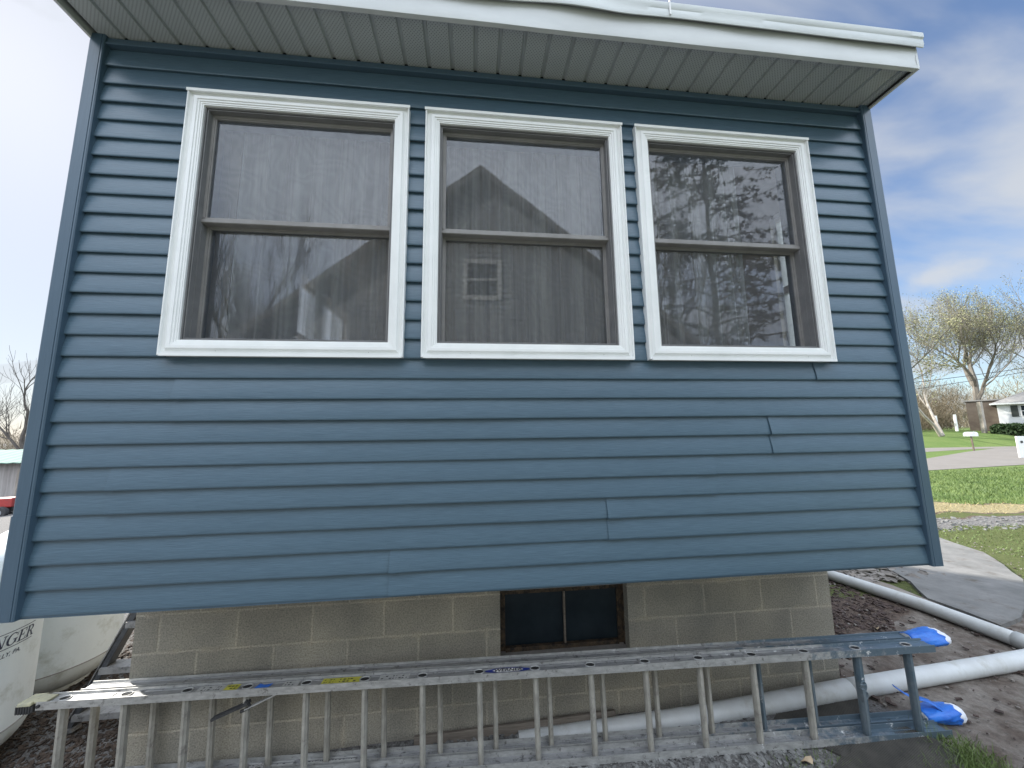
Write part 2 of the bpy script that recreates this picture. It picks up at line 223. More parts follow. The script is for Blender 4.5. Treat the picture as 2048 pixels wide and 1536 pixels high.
def block_material():
    m = bpy.data.materials.new('concrete_block'); m.use_nodes = True; n = m.node_tree.nodes; l = m.node_tree.links; b = n['Principled BSDF']
    b.inputs['Roughness'].default_value = 0.92
    t = n.new('ShaderNodeTexCoord'); s = n.new('ShaderNodeSeparateXYZ'); l.new(t.outputs['Object'], s.inputs[0])
    g = n.new('ShaderNodeNewGeometry'); gs = n.new('ShaderNodeSeparateXYZ'); l.new(g.outputs['Normal'], gs.inputs[0])
    ab = n.new('ShaderNodeMath'); ab.operation = 'ABSOLUTE'; l.new(gs.outputs['X'], ab.inputs[0])
    mu = n.new('ShaderNodeMix'); mu.data_type = 'FLOAT'; l.new(ab.outputs[0], mu.inputs[0]); l.new(s.outputs['X'], mu.inputs[2]); l.new(s.outputs['Y'], mu.inputs[3])
    def add(a, v):
        q = n.new('ShaderNodeMath'); q.operation = 'ADD'; l.new(a, q.inputs[0]); q.inputs[1].default_value = v; return q.outputs[0]
    cx = n.new('ShaderNodeCombineXYZ'); l.new(add(mu.outputs[0], -0.206+0.0055+0.4085*4), cx.inputs[0]); l.new(add(s.outputs['Z'], 0.443+0.2+0.2*8+0.005), cx.inputs[1])
    dn = n.new('ShaderNodeTexNoise'); dn.inputs['Scale'].default_value = 9; dn.inputs['Detail'].default_value = 5; l.new(t.outputs['Object'], dn.inputs['Vector'])
    dm = n.new('ShaderNodeVectorMath'); dm.operation = 'MULTIPLY_ADD'; l.new(dn.outputs['Color'], dm.inputs[0]); dm.inputs[1].default_value = (0.011, 0.011, 0)
    l.new(cx.outputs[0], dm.inputs[2])
    br = n.new('ShaderNodeTexBrick'); l.new(dm.outputs[0], br.inputs['Vector'])
    br.offset = 0.5; br.inputs['Scale'].default_value = 1; br.inputs['Brick Width'].default_value = 0.4085; br.inputs['Row Height'].default_value = 0.2
    br.inputs['Mortar Size'].default_value = 0.007; br.inputs['Mortar Smooth'].default_value = 0.35
    br.inputs['Color1'].default_value = (0.32, 0.30, 0.255, 1); br.inputs['Color2'].default_value = (0.39, 0.365, 0.31, 1); br.inputs['Mortar'].default_value = (0.49, 0.45, 0.375, 1)
    # wide smears of mortar round some joints
    br2 = n.new('ShaderNodeTexBrick'); l.new(dm.outputs[0], br2.inputs['Vector'])
    br2.offset = 0.5; br2.inputs['Scale'].default_value = 1; br2.inputs['Brick Width'].default_value = 0.4085; br2.inputs['Row Height'].default_value = 0.2
    br2.inputs['Mortar Size'].default_value = 0.024; br2.inputs['Mortar Smooth'].default_value = 0.8
    sn = n.new('ShaderNodeTexNoise'); sn.inputs['Scale'].default_value = 7; sn.inputs['Detail'].default_value = 6; l.new(t.outputs['Object'], sn.inputs['Vector'])
    sr = n.new('ShaderNodeMapRange'); sr.inputs['From Min'].default_value = 0.52; sr.inputs['From Max'].default_value = 0.60; l.new(sn.outputs['Fac'], sr.inputs[0])
    sm = n.new('ShaderNodeMath'); sm.operation = 'MULTIPLY'; l.new(sr.outputs[0], sm.inputs[0]); l.new(br2.outputs['Fac'], sm.inputs[1])
    sm2 = n.new('ShaderNodeMath'); sm2.operation = 'MULTIPLY'; l.new(sm.outputs[0], sm2.inputs[0]); sm2.inputs[1].default_value = 0.75
    m1 = n.new('ShaderNodeMix'); m1.data_type = 'RGBA'; l.new(sm2.outputs[0], m1.inputs[0]); l.new(br.outputs['Color'], m1.inputs[6]); m1.inputs[7].default_value = (0.45, 0.405, 0.33, 1)
    # grain
    gn = n.new('ShaderNodeTexNoise'); gn.inputs['Scale'].default_value = 120; gn.inputs['Detail'].default_value = 4; gn.inputs['Roughness'].default_value = 0.8; l.new(t.outputs['Object'], gn.inputs['Vector'])
    gr = n.new('ShaderNodeValToRGB'); gr.color_ramp.elements[0].position = 0.32; gr.color_ramp.elements[0].color = (0.46, 0.46, 0.46, 1); gr.color_ramp.elements[1].position = 0.56; gr.color_ramp.elements[1].color = (1.18, 1.18, 1.17, 1)
    l.new(gn.outputs['Fac'], gr.inputs[0])
    m2 = n.new('ShaderNodeMix'); m2.data_type = 'RGBA'; m2.blend_type = 'MULTIPLY'; m2.inputs[0].default_value = 1; l.new(m1.outputs[2], m2.inputs[6]); l.new(gr.outputs[0], m2.inputs[7])
    ln = n.new('ShaderNodeTexNoise'); ln.inputs['Scale'].default_value = 2.2; ln.inputs['Detail'].default_value = 6; l.new(t.outputs['Object'], ln.inputs['Vector'])
    lr = n.new('ShaderNodeValToRGB'); lr.color_ramp.elements[0].position = 0.35; lr.color_ramp.elements[0].color = (0.70, 0.71, 0.72, 1); lr.color_ramp.elements[1].position = 0.65; lr.color_ramp.elements[1].color = (1.1, 1.07, 1.02, 1)
    l.new(ln.outputs['Fac'], lr.inputs[0])
    m3 = n.new('ShaderNodeMix'); m3.data_type = 'RGBA'; m3.blend_type = 'MULTIPLY'; m3.inputs[0].default_value = 1; l.new(m2.outputs[2], m3.inputs[6]); l.new(lr.outputs[0], m3.inputs[7])
    l.new(m3.outputs[2], b.inputs['Base Color'])
    # bump: joints recessed a little, grainy face
    h = n.new('ShaderNodeMath'); h.operation = 'MULTIPLY_ADD'; l.new(br.outputs['Fac'], h.inputs[0]); h.inputs[1].default_value = -0.55; l.new(gn.outputs['Fac'], h.inputs[2])
    bp = n.new('ShaderNodeBump'); bp.inputs['Strength'].default_value = 0.8; bp.inputs['Distance'].default_value = 0.006; l.new(h.outputs[0], bp.inputs['Height']); l.new(bp.outputs[0], b.inputs['Normal'])
    return m
M['block'] = block_material()

def glass_material(name, k, tint=(1, 1, 1)):
    m = bpy.data.materials.new(name); m.use_nodes = True; n = m.node_tree.nodes; l = m.node_tree.links; n.clear()
    o = n.new('ShaderNodeOutputMaterial'); tr = n.new('ShaderNodeBsdfTransparent'); tr.inputs[0].default_value = (0.86*tint[0], 0.88*tint[1], 0.88*tint[2], 1)
    gl = n.new('ShaderNodeBsdfGlossy'); gl.inputs['Roughness'].default_value = 0.015; gl.inputs['Color'].default_value = (0.92, 0.95, 1, 1)
    fr = n.new('ShaderNodeFresnel'); fr.inputs['IOR'].default_value = 1.5
    mr = n.new('ShaderNodeMath'); mr.operation = 'MULTIPLY_ADD'; mr.inputs[1].default_value = 1.6; mr.inputs[2].default_value = k; l.new(fr.outputs[0], mr.inputs[0]); mr.use_clamp = True
    t = n.new('ShaderNodeTexCoord'); no = n.new('ShaderNodeTexNoise'); no.inputs['Scale'].default_value = 2.2; no.inputs['Detail'].default_value = 2; l.new(t.outputs['Object'], no.inputs['Vector'])
    bp = n.new('ShaderNodeBump'); bp.inputs['Strength'].default_value = 0.25; bp.inputs['Distance'].default_value = 0.004; l.new(no.outputs['Fac'], bp.inputs['Height']); l.new(bp.outputs[0], gl.inputs['Normal'])
    mi = n.new('ShaderNodeMixShader'); l.new(mr.outputs[0], mi.inputs[0]); l.new(tr.outputs[0], mi.inputs[1]); l.new(gl.outputs[0], mi.inputs[2]); l.new(mi.outputs[0], o.inputs[0])
    return m
M['glass'] = glass_material('window_glass', 0.035)

def veil_material(name, col, opacity, fold=False):
    m = bpy.data.materials.new(name); m.use_nodes = True; n = m.node_tree.nodes; l = m.node_tree.links; n.clear()
    o = n.new('ShaderNodeOutputMaterial'); tr = n.new('ShaderNodeBsdfTransparent'); di = n.new('ShaderNodeBsdfDiffuse'); di.inputs[0].default_value = (*col, 1)
    tl = n.new('ShaderNodeBsdfTranslucent'); tl.inputs[0].default_value = (*col, 1)
    m0 = n.new('ShaderNodeMixShader'); m0.inputs[0].default_value = 0.4; l.new(di.outputs[0], m0.inputs[1]); l.new(tl.outputs[0], m0.inputs[2])
    mi = n.new('ShaderNodeMixShader'); mi.inputs[0].default_value = opacity; l.new(tr.outputs[0], mi.inputs[1]); l.new(m0.outputs[0], mi.inputs[2]); l.new(mi.outputs[0], o.inputs[0])
    if fold:
        t = n.new('ShaderNodeTexCoord'); mpn = n.new('ShaderNodeMapping'); mpn.inputs['Scale'].default_value = (1, 0.1, 0.03); l.new(t.outputs['Object'], mpn.inputs[0])
        no = n.new('ShaderNodeTexNoise'); no.inputs['Scale'].default_value = 26; no.inputs['Detail'].default_value = 4; l.new(mpn.outputs[0], no.inputs['Vector'])
        mr = n.new('ShaderNodeMapRange'); mr.inputs['From Min'].default_value = 0.38; mr.inputs['From Max'].default_value = 0.62; mr.inputs['To Min'].default_value = 0.45; mr.inputs['To Max'].default_value = 0.98; l.new(no.outputs['Fac'], mr.inputs[0]); l.new(mr.outputs[0], mi.inputs[0])
    if not fold:
        # insect mesh: the weave shows as slow rippling bands, denser and thinner
        t = n.new('ShaderNodeTexCoord')
        wv = n.new('ShaderNodeTexWave'); wv.inputs['Scale'].default_value = 7; wv.inputs['Distortion'].default_value = 22; wv.inputs['Detail'].default_value = 1.0; wv.bands_direction = 'DIAGONAL'; wv.inputs['Detail Scale'].default_value = 0.8
        l.new(t.outputs['Object'], wv.inputs['Vector'])
        mr = n.new('ShaderNodeMapRange'); mr.inputs['To Min'].default_value = opacity*0.92; mr.inputs['To Max'].default_value = opacity*1.08; l.new(wv.outputs['Fac'], mr.inputs[0]); l.new(mr.outputs[0], mi.inputs[0])
    return m
M['screen'] = veil_material('insect_screen', (0.175, 0.200, 0.235), 0.31)
M['sheer'] = veil_material('sheer_curtain', (0.82, 0.82, 0.80), 0.80, True)

# ------------------------------------------------------------ mesh helper
class MB:
    def __init__(s): s.v = []; s.f = []
    def add(s, vs, fs):
        o = len(s.v); s.v += [tuple(p) for p in vs]; s.f += [tuple(i+o for i in f) for f in fs]; return s
    def box(s, a, b):
        x0, y0, z0 = a; x1, y1, z1 = b
        return s.add([(x0,y0,z0),(x1,y0,z0),(x1,y1,z0),(x0,y1,z0),(x0,y0,z1),(x1,y0,z1),(x1,y1,z1),(x0,y1,z1)],
                     [(0,3,2,1),(4,5,6,7),(0,1,5,4),(1,2,6,5),(2,3,7,6),(3,0,4,7)])
    def quad(s, a, b, c, d): return s.add([a, b, c, d], [(0, 1, 2, 3)])
    def prism(s, prof, P0, P1, U, V, cap=True):
        """profile [(u,v)] swept from P0 to P1"""
        P0 = Vector(P0); P1 = Vector(P1); U = Vector(U); V = Vector(V); n = len(prof)
        vs = [P0+U*a+V*b for a, b in prof] + [P1+U*a+V*b for a, b in prof]
        fs = [(i, (i+1) % n, n+(i+1) % n, n+i) for i in range(n)]
        if cap: fs += [tuple(range(n-1, -1, -1)), tuple(range(n, 2*n))]
        return s.add(vs, fs)
    def bar(s, P0, P1, w_, h_, upv=(0, 0, 1), bev=0.0):
        P0 = Vector(P0); P1 = Vector(P1); D = (P1-P0).normalized(); U = D.cross(Vector(upv)).normalized(); V = U.cross(D)
        a, b = w_/2, h_/2
        if bev: pr = [(-a+bev,-b),(a-bev,-b),(a,-b+bev),(a,b-bev),(a-bev,b),(-a+bev,b),(-a,b-bev),(-a,-b+bev)]
        else: pr = [(-a,-b),(a,-b),(a,b),(-a,b)]
        return s.prism(pr, P0, P1, U, V)
    def tube(s, pts, rad, n=12, cap=True):
        pts = [Vector(p) for p in pts]; rad = rad if hasattr(rad, '__len__') else [rad]*len(pts)
        vs = []; fs = []; ref = None
        for i, p in enumerate(pts):
            d = (pts[min(i+1, len(pts)-1)]-pts[max(i-1, 0)])
            d = d.normalized() if d.length > 1e-9 else Vector((0, 0, 1))
            if ref is None: ref = Vector((0, 0, 1)) if abs(d.z) < 0.9 else Vector((1, 0, 0))
            a = d.cross(ref).normalized(); b = a.cross(d).normalized(); ref = b
            for k in range(n):
                t = 2*math.pi*k/n; vs.append(p+(a*math.cos(t)+b*math.sin(t))*rad[i])
        for i in range(len(pts)-1):
            for k in range(n):
                fs.append((i*n+k, i*n+(k+1) % n, (i+1)*n+(k+1) % n, (i+1)*n+k))
        if cap: fs += [tuple(range(n-1, -1, -1)), tuple(range((len(pts)-1)*n, len(pts)*n))]
        return s.add(vs, fs)
    def lathe(s, prof, c, n=48):
        vs = []; fs = []
        for r_, z in prof:
            for k in range(n):
                t = 2*math.pi*k/n; vs.append((c[0]+r_*math.cos(t), c[1]+r_*math.sin(t), c[2]+z))
        for i in range(len(prof)-1):
            for k in range(n): fs.append((i*n+k, i*n+(k+1) % n, (i+1)*n+(k+1) % n, (i+1)*n+k))
        return s.add(vs, fs)
    def ring(s, x0, x1, z0, z1, prof, closed=False):
        """profile [(inset, y)] swept round the rectangle in the xz plane, mitred"""
        vs = []; m_ = len(prof)
        for d, y in prof: vs += [(x0+d, y, z0+d), (x1-d, y, z0+d), (x1-d, y, z1-d), (x0+d, y, z1-d)]
        fs = []
        for i in range(m_ if closed else m_-1):
            j = (i+1) % m_
            for k in range(4): fs.append((i*4+k, i*4+(k+1) % 4, j*4+(k+1) % 4, j*4+k))
        return s.add(vs, fs)
    def build(s, name, m, parent=None, origin=None, smooth=False, bevel=0.0):
        me = bpy.data.meshes.new(name)
        root = parent
        off = Vector((0, 0, 0))
        if origin is not None: off = Vector(origin)
        if parent is not None:
            while root.parent is not None: root = root.parent
            off = Vector(root['_o']) if '_o' in root else Vector(root.location)
        me.from_pydata([(p[0]-off.x, p[1]-off.y, p[2]-off.z) for p in s.v], [], s.f); me.update()
        me.materials.append(m)
        if smooth: me.polygons.foreach_set('use_smooth', [True]*len(me.polygons))
        o = bpy.data.objects.new(name, me); scene.collection.objects.link(o)
        if parent is not None: o.parent = parent
        else: o.location = off
        if bevel:
            b = o.modifiers.new('bevel', 'BEVEL'); b.width = bevel; b.segments = 2; b.limit_method = 'ANGLE'; b.angle_limit = R(40)
        return o
def tag(o, label, cat, group=None, kind=None):
    if label: o['label'] = label
    if cat: o['category'] = cat
    if group: o['group'] = group
    if kind: o['kind'] = kind
    return o
def thing(name, label, cat, loc, group=None):
    o = bpy.data.objects.new(name, None); scene.collection.objects.link(o); o.location = loc; o.empty_display_size = 0.2
    return tag(o, label, cat, group)
def shade_auto(o, ang=35):
    me = o.data; me.polygons.foreach_set('use_smooth', [True]*len(me.polygons))
    try: me.set_sharp_from_angle(angle=R(ang))
    except Exception: pass
    return o

# ------------------------------------------------------------ terrain
XP = [-400, -60, -18, -8, -3, -1.2, -0.2, 4.5, 6, 9, 400]; ZP = [-3.2, -3.0, -2.5, -1.28, -1.13, -1.09, -1.05, -0.955, -0.97, -1.0, -1.0]
def H(x, y):
    x = np.asarray(x, float); y = np.asarray(y, float)
    z = np.interp(x, XP, ZP)
    t = np.clip((y-25.4)/4.2, 0, 1); t = t*t*(3-2*t)
    k = np.clip((x-18)/10, 0, 1)
    kx = 0.55+0.45*np.clip((x-40)/10, 0, 1)
    z = z + t*1.3*k*kx
    return z
def Hf(x, y): return float(H(x, y))
def axis(lo, hi, step, far):
    a = list(np.arange(lo, hi, step)); e = step; v = a[-1]
    while v < far: e *= 1.16; v += e; a.append(v)
    e = step; v = lo; pre = []
    while v > -far: e *= 1.16; v -= e; pre.append(v)
    return np.array(pre[::-1]+a)
def smooth(a, lo, hi): t = np.clip((a-lo)/(hi-lo), 0, 1); return t*t*(3-2*t)
gx = axis(-2.5, 17, 0.09, 420); gy = axis(-2.5, 9, 0.09, 420)
GX, GY = np.meshgrid(gx, gy); nx, ny = len(gx), len(gy)
def vnoise(x, y, s, seed):
    g = np.random.default_rng(seed).random((64, 64)); xs = x*s; ys = y*s
    xi = np.floor(xs).astype(int); yi = np.floor(ys).astype(int); fx = xs-xi; fy = ys-yi; fx = fx*fx*(3-2*fx); fy = fy*fy*(3-2*fy)
    a = g[xi % 64, yi % 64]; b = g[(xi+1) % 64, yi % 64]; c = g[xi % 64, (yi+1) % 64]; d = g[(xi+1) % 64, (yi+1) % 64]
    return (a*(1-fx)+b*fx)*(1-fy)+(c*(1-fx)+d*fx)*fy
def fbm(x, y, s, seed): return (vnoise(x, y, s, seed)+0.5*vnoise(x, y, s*2.1, seed+1)+0.25*vnoise(x, y, s*4.3, seed+2))/1.75-0.5
def depth_t(x, y): return (x-CAM.x)*0.107+(y-CAM.y)*0.985
T = depth_t(GX, GY); nz1 = fbm(GX, GY, 0.9, 3); nz2 = fbm(GX, GY, 2.3, 9)
tt = T + nz1*0.9 + nz2*0.3 - 0.05*(GX-12)
right = smooth(GX, 4.8, 6.0)
front = smooth(GX+nz1*1.5, 3.9, 5.2)*smooth(-GY+nz1, -1.2, -0.4)
lawn = np.maximum(smooth(tt, 8.4, 8.8)*right, smooth(T, 12, 14))
lawn = np.maximum(lawn, smooth(-GY, 3.5, 4.5)*0.9)
lawn[(GX < -2)] *= 0.0
lawn = np.where((GX < -2) & (GY < 60), 0, lawn)
straw = smooth(tt, 7.55, 7.8)*(1-smooth(tt, 8.3, 8.75))*right
moss = (smooth(tt, 4.1, 4.5)*(1-smooth(tt, 6.4, 6.7)) + smooth(tt, 7.15, 7.3)*(1-smooth(tt, 7.5, 7.8))*0.7)*right
grav = np.maximum(smooth(tt, 6.4, 6.7)*(1-smooth(tt, 7.1, 7.3))*right, 1-smooth(GX+nz1*.6, 4.0, 4.6))
line_ = 0.92+0.385*(GX-4.6)+nz2*0.25
conc = np.maximum(front, smooth(GX, 4.25, 4.6)*(1-smooth(GY-line_, -0.08, 0.10))*(1-smooth(tt, 4.0, 4.4)))
tv = Vector
zz = H(GX, GY) + nz2*0.012*(1-conc)*(np.abs(GX) < 18) 
verts = np.stack([GX, GY, zz], -1).reshape(-1, 3)
idx = np.arange(nx*ny).reshape(ny, nx)
faces = np.stack([idx[:-1, :-1], idx[:-1, 1:], idx[1:, 1:], idx[1:, :-1]], -1).reshape(-1, 4)
gm = bpy.data.meshes.new('ground'); gm.from_pydata(verts.tolist(), [], faces.tolist()); gm.update()
for nm_, ch in (('zonea', (lawn, straw, moss)), ('zoneb', (grav, conc, np.clip(lawn*0+smooth(-GX, 2, 4), 0, 1)))):
    at = gm.color_attributes.new(nm_, 'FLOAT_COLOR', 'POINT')
    c = np.ones((nx*ny, 4), np.float32)
    for i in range(3): c[:, i] = np.clip(ch[i], 0, 1).reshape(-1)
    at.data.foreach_set('color', c.ravel())
def ground_material():
    m = bpy.data.materials.new('ground_mix'); m.use_nodes = True; n = m.node_tree.nodes; l = m.node_tree.links; b = n['Principled BSDF']; b.inputs['Roughness'].default_value = 0.95; b.inputs['Specular IOR Level'].default_value = 0.2
    t = n.new('ShaderNodeTexCoord')
    def noise(sc, de=6, ro=0.6, st=(1, 1, 1)):
        mpn = n.new('ShaderNodeMapping'); mpn.inputs['Scale'].default_value = st; l.new(t.outputs['Object'], mpn.inputs[0])
        q = n.new('ShaderNodeTexNoise'); q.inputs['Scale'].default_value = sc; q.inputs['Detail'].default_value = de; q.inputs['Roughness'].default_value = ro; l.new(mpn.outputs[0], q.inputs['Vector']); return q.outputs['Fac']
    def ramp(f, a, c1, b2, c2):
        r_ = n.new('ShaderNodeValToRGB'); r_.color_ramp.elements[0].position = a; r_.color_ramp.elements[0].color = (*c1, 1); r_.color_ramp.elements[1].position = b2; r_.color_ramp.elements[1].color = (*c2, 1); l.new(f, r_.inputs[0]); return r_.outputs[0]
    def mix(f, a, c):
        q = n.new('ShaderNodeMix'); q.data_type = 'RGBA'; l.new(f, q.inputs[0]); l.new(a, q.inputs[6]); l.new(c, q.inputs[7]); return q.outputs[2]
    A = n.new('ShaderNodeAttribute'); A.attribute_name = 'zonea'; As = n.new('ShaderNodeSeparateColor'); l.new(A.outputs['Color'], As.inputs[0])
    B = n.new('ShaderNodeAttribute'); B.attribute_name = 'zoneb'; Bs = n.new('ShaderNodeSeparateColor'); l.new(B.outputs['Color'], Bs.inputs[0])
    fine = noise(28, 8, 0.75); mid = noise(4, 6); big = noise(0.6, 4); vf = noise(70, 6, 0.8)
    def rough_mask(chan, src, k=0.5):
        q = n.new('ShaderNodeMath'); q.operation = 'MULTIPLY_ADD'; l.new(src, q.inputs[0]); q.inputs[1].default_value = k; l.new(chan, q.inputs[2])
        r_ = n.new('ShaderNodeMapRange'); r_.inputs['From Min'].default_value = 0.5+k*0.42; r_.inputs['From Max'].default_value = 0.5+k*0.62; l.new(q.outputs[0], r_.inputs[0]); return r_.outputs[0]
    soil = ramp(fine, 0.35, (0.05, 0.036, 0.030), 0.68, (0.17, 0.13, 0.105))
    far = ramp(mid, 0.35, (0.20, 0.16, 0.12), 0.65, (0.32, 0.28, 0.22))
    gra = ramp(vf, 0.32, (0.045, 0.042, 0.04), 0.66, (0.24, 0.232, 0.225))
    con = ramp(mid, 0.40, (0.130, 0.103, 0.085), 0.62, (0.27, 0.243, 0.215))
    con2 = ramp(fine, 0.3, (0.55, 0.55, 0.55), 0.7, (1.15, 1.15, 1.15))
    cmx = n.new('ShaderNodeMix'); cmx.data_type = 'RGBA'; cmx.blend_type = 'MULTIPLY'; cmx.inputs[0].default_value = 1; l.new(con, cmx.inputs[6]); l.new(con2, cmx.inputs[7])
    mos = ramp(fine, 0.35, (0.045, 0.058, 0.018), 0.66, (0.12, 0.135, 0.05))
    lwn = ramp(fine, 0.3, (0.065, 0.105, 0.026), 0.7, (0.140, 0.195, 0.062))
    lw2 = ramp(big, 0.35, (0.85, 0.92, 0.8), 0.65, (1.15, 1.08, 1.1))
    lmx = n.new('ShaderNodeMix'); lmx.data_type = 'RGBA'; lmx.blend_type = 'MULTIPLY'; lmx.inputs[0].default_value = 1; l.new(lwn, lmx.inputs[6]); l.new(lw2, lmx.inputs[7])
    strw = ramp(fine, 0.36, (0.10, 0.10, 0.045), 0.66, (0.42, 0.34, 0.20))
    c = mix(Bs.outputs[2], soil, far)
    c = mix(rough_mask(Bs.outputs[0], mid), c, gra)
    c = mix(rough_mask(Bs.outputs[1], mid), c, cmx.outputs[2])
    c = mix(rough_mask(As.outputs[2], fine, 0.8), c, mos)
    c = mix(rough_mask(As.outputs[1], mid, 1.0), c, strw)
    c = mix(rough_mask(As.outputs[0], fine, 0.8), c, lmx.outputs[2])
    l.new(c, b.inputs['Base Color'])
    bp = n.new('ShaderNodeBump'); bp.inputs['Strength'].default_value = 0.8; bp.inputs['Distance'].default_value = 0.02; l.new(fine, bp.inputs['Height']); l.new(bp.outputs[0], b.inputs['Normal'])
    return m
gm.materials.append(ground_material()); gm.polygons.foreach_set('use_smooth', [True]*len(gm.polygons))
ground = bpy.data.objects.new('ground', gm); scene.collection.objects.link(ground); ground['kind'] = 'structure'

def slab(name, pts, m, th=0.02, lift=0.004, sub=0, jitter=0.0):
    """closed polygon slab with its own thickness, standing a little above the ground"""
    P = []
    n_ = len(pts)
    for i in range(n_):
        a = pts[i]; b = pts[(i+1) % n_]; L = math.hypot(b[0]-a[0], b[1]-a[1]); k = max(1, int(L/sub)) if sub else 1
        for j in range(k):
            t = j/k; P.append((a[0]+(b[0]-a[0])*t+random.uniform(-jitter, jitter), a[1]+(b[1]-a[1])*t+random.uniform(-jitter, jitter)))
    mb = MB(); n_ = len(P); top = [(x, y, Hf(x, y)+lift+th) for x, y in P]; bot = [(x, y, Hf(x, y)-0.1) for x, y in P]
    mb.add(top+bot, [tuple(range(n_))]+[(i, n_+i, n_+(i+1) % n_, (i+1) % n_) for i in range(n_)])
    o = mb.build(name, m); o['kind'] = 'structure'; return o
slab('path', [(6.70, 1.95), (7.00, 2.60), (8.55, 3.42), (9.12, 3.38), (8.85, 2.68), (8.0, 1.85), (7.55, 1.55), (6.72, 1.12), (6.35, 1.05), (6.38, 1.55)], M['concrete'], 0.03, 0.004, 0.25, 0.02)
slab('pavement', [(6.02, 3.1), (6.22, 3.1), (6.42, 1.9), (6.33, 0.98), (7.6, 0.2), (7.4, 0.05), (6.15, 0.75), (6.10, 1.6)], M['dirtyconcrete'], 0.012, 0.003, 0.25, 0.015)
def road(name, pl, pr_, m, z):
    mb = MB(); vs = [(x, y, z) for x, y in pl]+[(x, y, z) for x, y in pr_]; n_ = len(pl)
    mb.add(vs, [(i, i+1, n_+i+1, n_+i) for i in range(n_-1)]); o = mb.build(name, m); o['kind'] = 'structure'; return o
# the lane runs past the front gardens; the drive splits off it towards the camera
road('road', [(14, 12.2), (27.0, 16.2), (36, 20.3), (44, 23.5), (70, 24.2), (120, 25)][::1], [(12.0, 9.5), (19.93, 11.25), (26.5, 12.3), (40, 14.3), (70, 18), (120, 21)], M['asphalt'], -0.985)
road('driveway', [(14, 25.3), (39.9, 25.45), (48.5, 25.2), (70, 25.3)], [(14, 20.9), (33.3, 20.9), (41, 23.0), (70, 24.0)], M['asphalt'], -0.99)

# ------------------------------------------------------------ the blue house
e = 0.1016; W = 4.356; ZT = 2.76; DEP = 4.4
house = thing('blue_house', 'small bump-out wing with new blue vinyl siding and three white windows over a block foundation', 'house', (2.18, 0.57, -1.0))
WIN = [(0.422, 1.534), (1.621, 2.738), (2.820, 3.934)]; WZ0, WZ1 = 1.120, 2.517
prof_row = [(0.0152, 0.0045), (0.005, 0.0), (0.0015, 0.0010), (-0.0003, 0.0045), (0.0, 0.010), (0.0018, 0.03), (0.0058, 0.055), (0.0110, 0.08), (0.0146, 0.0975), (0.0148, 0.1055)]
def siding_rows(mb, length, holes, joints, P):
    """P(s, depth, z) -> world point. rows in double panels; joints split a panel"""
    for j in range(28):
        z0 = j*e
        if z0 > ZT-0.02: break
        m2 = j//2
        cuts = [0.0]+sorted(joints.get(m2, []))+[length]
        for ci in range(len(cuts)-1):
            a, b = cuts[ci], cuts[ci+1]; lift = -0.0030*(ci % 2) ; a2 = a-0.004 if ci % 2 else a; b2 = b+0.02 if ci % 2 == 0 and ci < len(cuts)-2 else b
            if ci % 2 and ci < len(cuts)-2: b2 = b+0.004
            segs = [(a2, b2)]
            for (h0, h1, hz0, hz1) in holes:
                if z0+e*0.6 > hz0 and z0+e*0.4 < hz1:
                    ns = []
                    for (p, q) in segs:
                        if h1 <= p or h0 >= q: ns.append((p, q)); continue
                        if h0 > p: ns.append((p, h0))
                        if h1 < q: ns.append((h1, q))
                    segs = ns
            for (p, q) in segs:
                nn = max(1, int((q-p)/0.11)); xs = [p+(q-p)*i/nn for i in range(nn+1)]
                vs = []; m_ = len(prof_row)
                for x in xs:
                    wob = 0.0013*math.sin(x*2.3+j*1.7)+0.0010*math.sin(x*6.1+j*3.1)+0.0005*math.sin(x*15.7+j*5.3)
                    if len(cuts) > 2:
                        for cc in cuts[1:-1]:
                            if ci % 2: wob -= 0.007*math.exp(-((x-cc)/0.07)**2)*(0.45+0.55*(j % 2))
                    for (d, h) in prof_row:
                        zq = min(z0+h, ZT)
                        vs.append(P(x, d+lift+wob*(1-h/e*0.8), zq + (0.0006*math.sin(x*1.9+j) if h < 0.02 else 0)))
                fs = []
                for i in range(len(xs)-1):
                    for k in range(m_-1): fs.append((i*m_+k, (i+1)*m_+k, (i+1)*m_+k+1, i*m_+k+1))
                mb.add(vs, fs)
holes = [(a+0.02, b-0.02, WZ0+0.01, WZ1-0.01) for a, b in WIN]
mb = MB(); siding_rows(mb, W, holes, {0: [1.497], 1: [2.56], 2: [0.27, 3.154], 3: [3.503], 4: [0.492], 5: [3.821], 8: [], 12: []}, lambda s, d, z: (s, d, z))
sid = mb.build('siding', M['siding'], house); shade_auto(sid, 40)
SY0, SY1, SZ0, SZ1 = 0.13, 0.69, 1.23, 2.45
mb = MB(); siding_rows(mb, DEP, [(SY0-0.02, SY1+0.02, SZ0, SZ1)], {}, lambda s, d, z: (W+0.052-d, s, z)); o = mb.build('siding', M['siding'], house); shade_auto(o, 40)
mb = MB(); siding_rows(mb, DEP, [(1.98, 3.62, SZ0, SZ1)], {}, lambda s, d, z: (-0.052+d, s, z)); o = mb.build('siding', M['siding'], house); shade_auto(o, 40)
# top trim channel above the last row
mb = MB(); mb.prism([(0, 0), (-0.012, 0), (-0.014, 0.008), (-0.006, 0.010), (-0.006, 0.040), (0.0, 0.045), (0.02, 0.045), (0.02, 0)], (0.0, 0.0, 2.752), (W, 0.0, 2.752), (0, 1, 0), (0, 0, 1))
mb.build('trim_channel', M['post'], house)
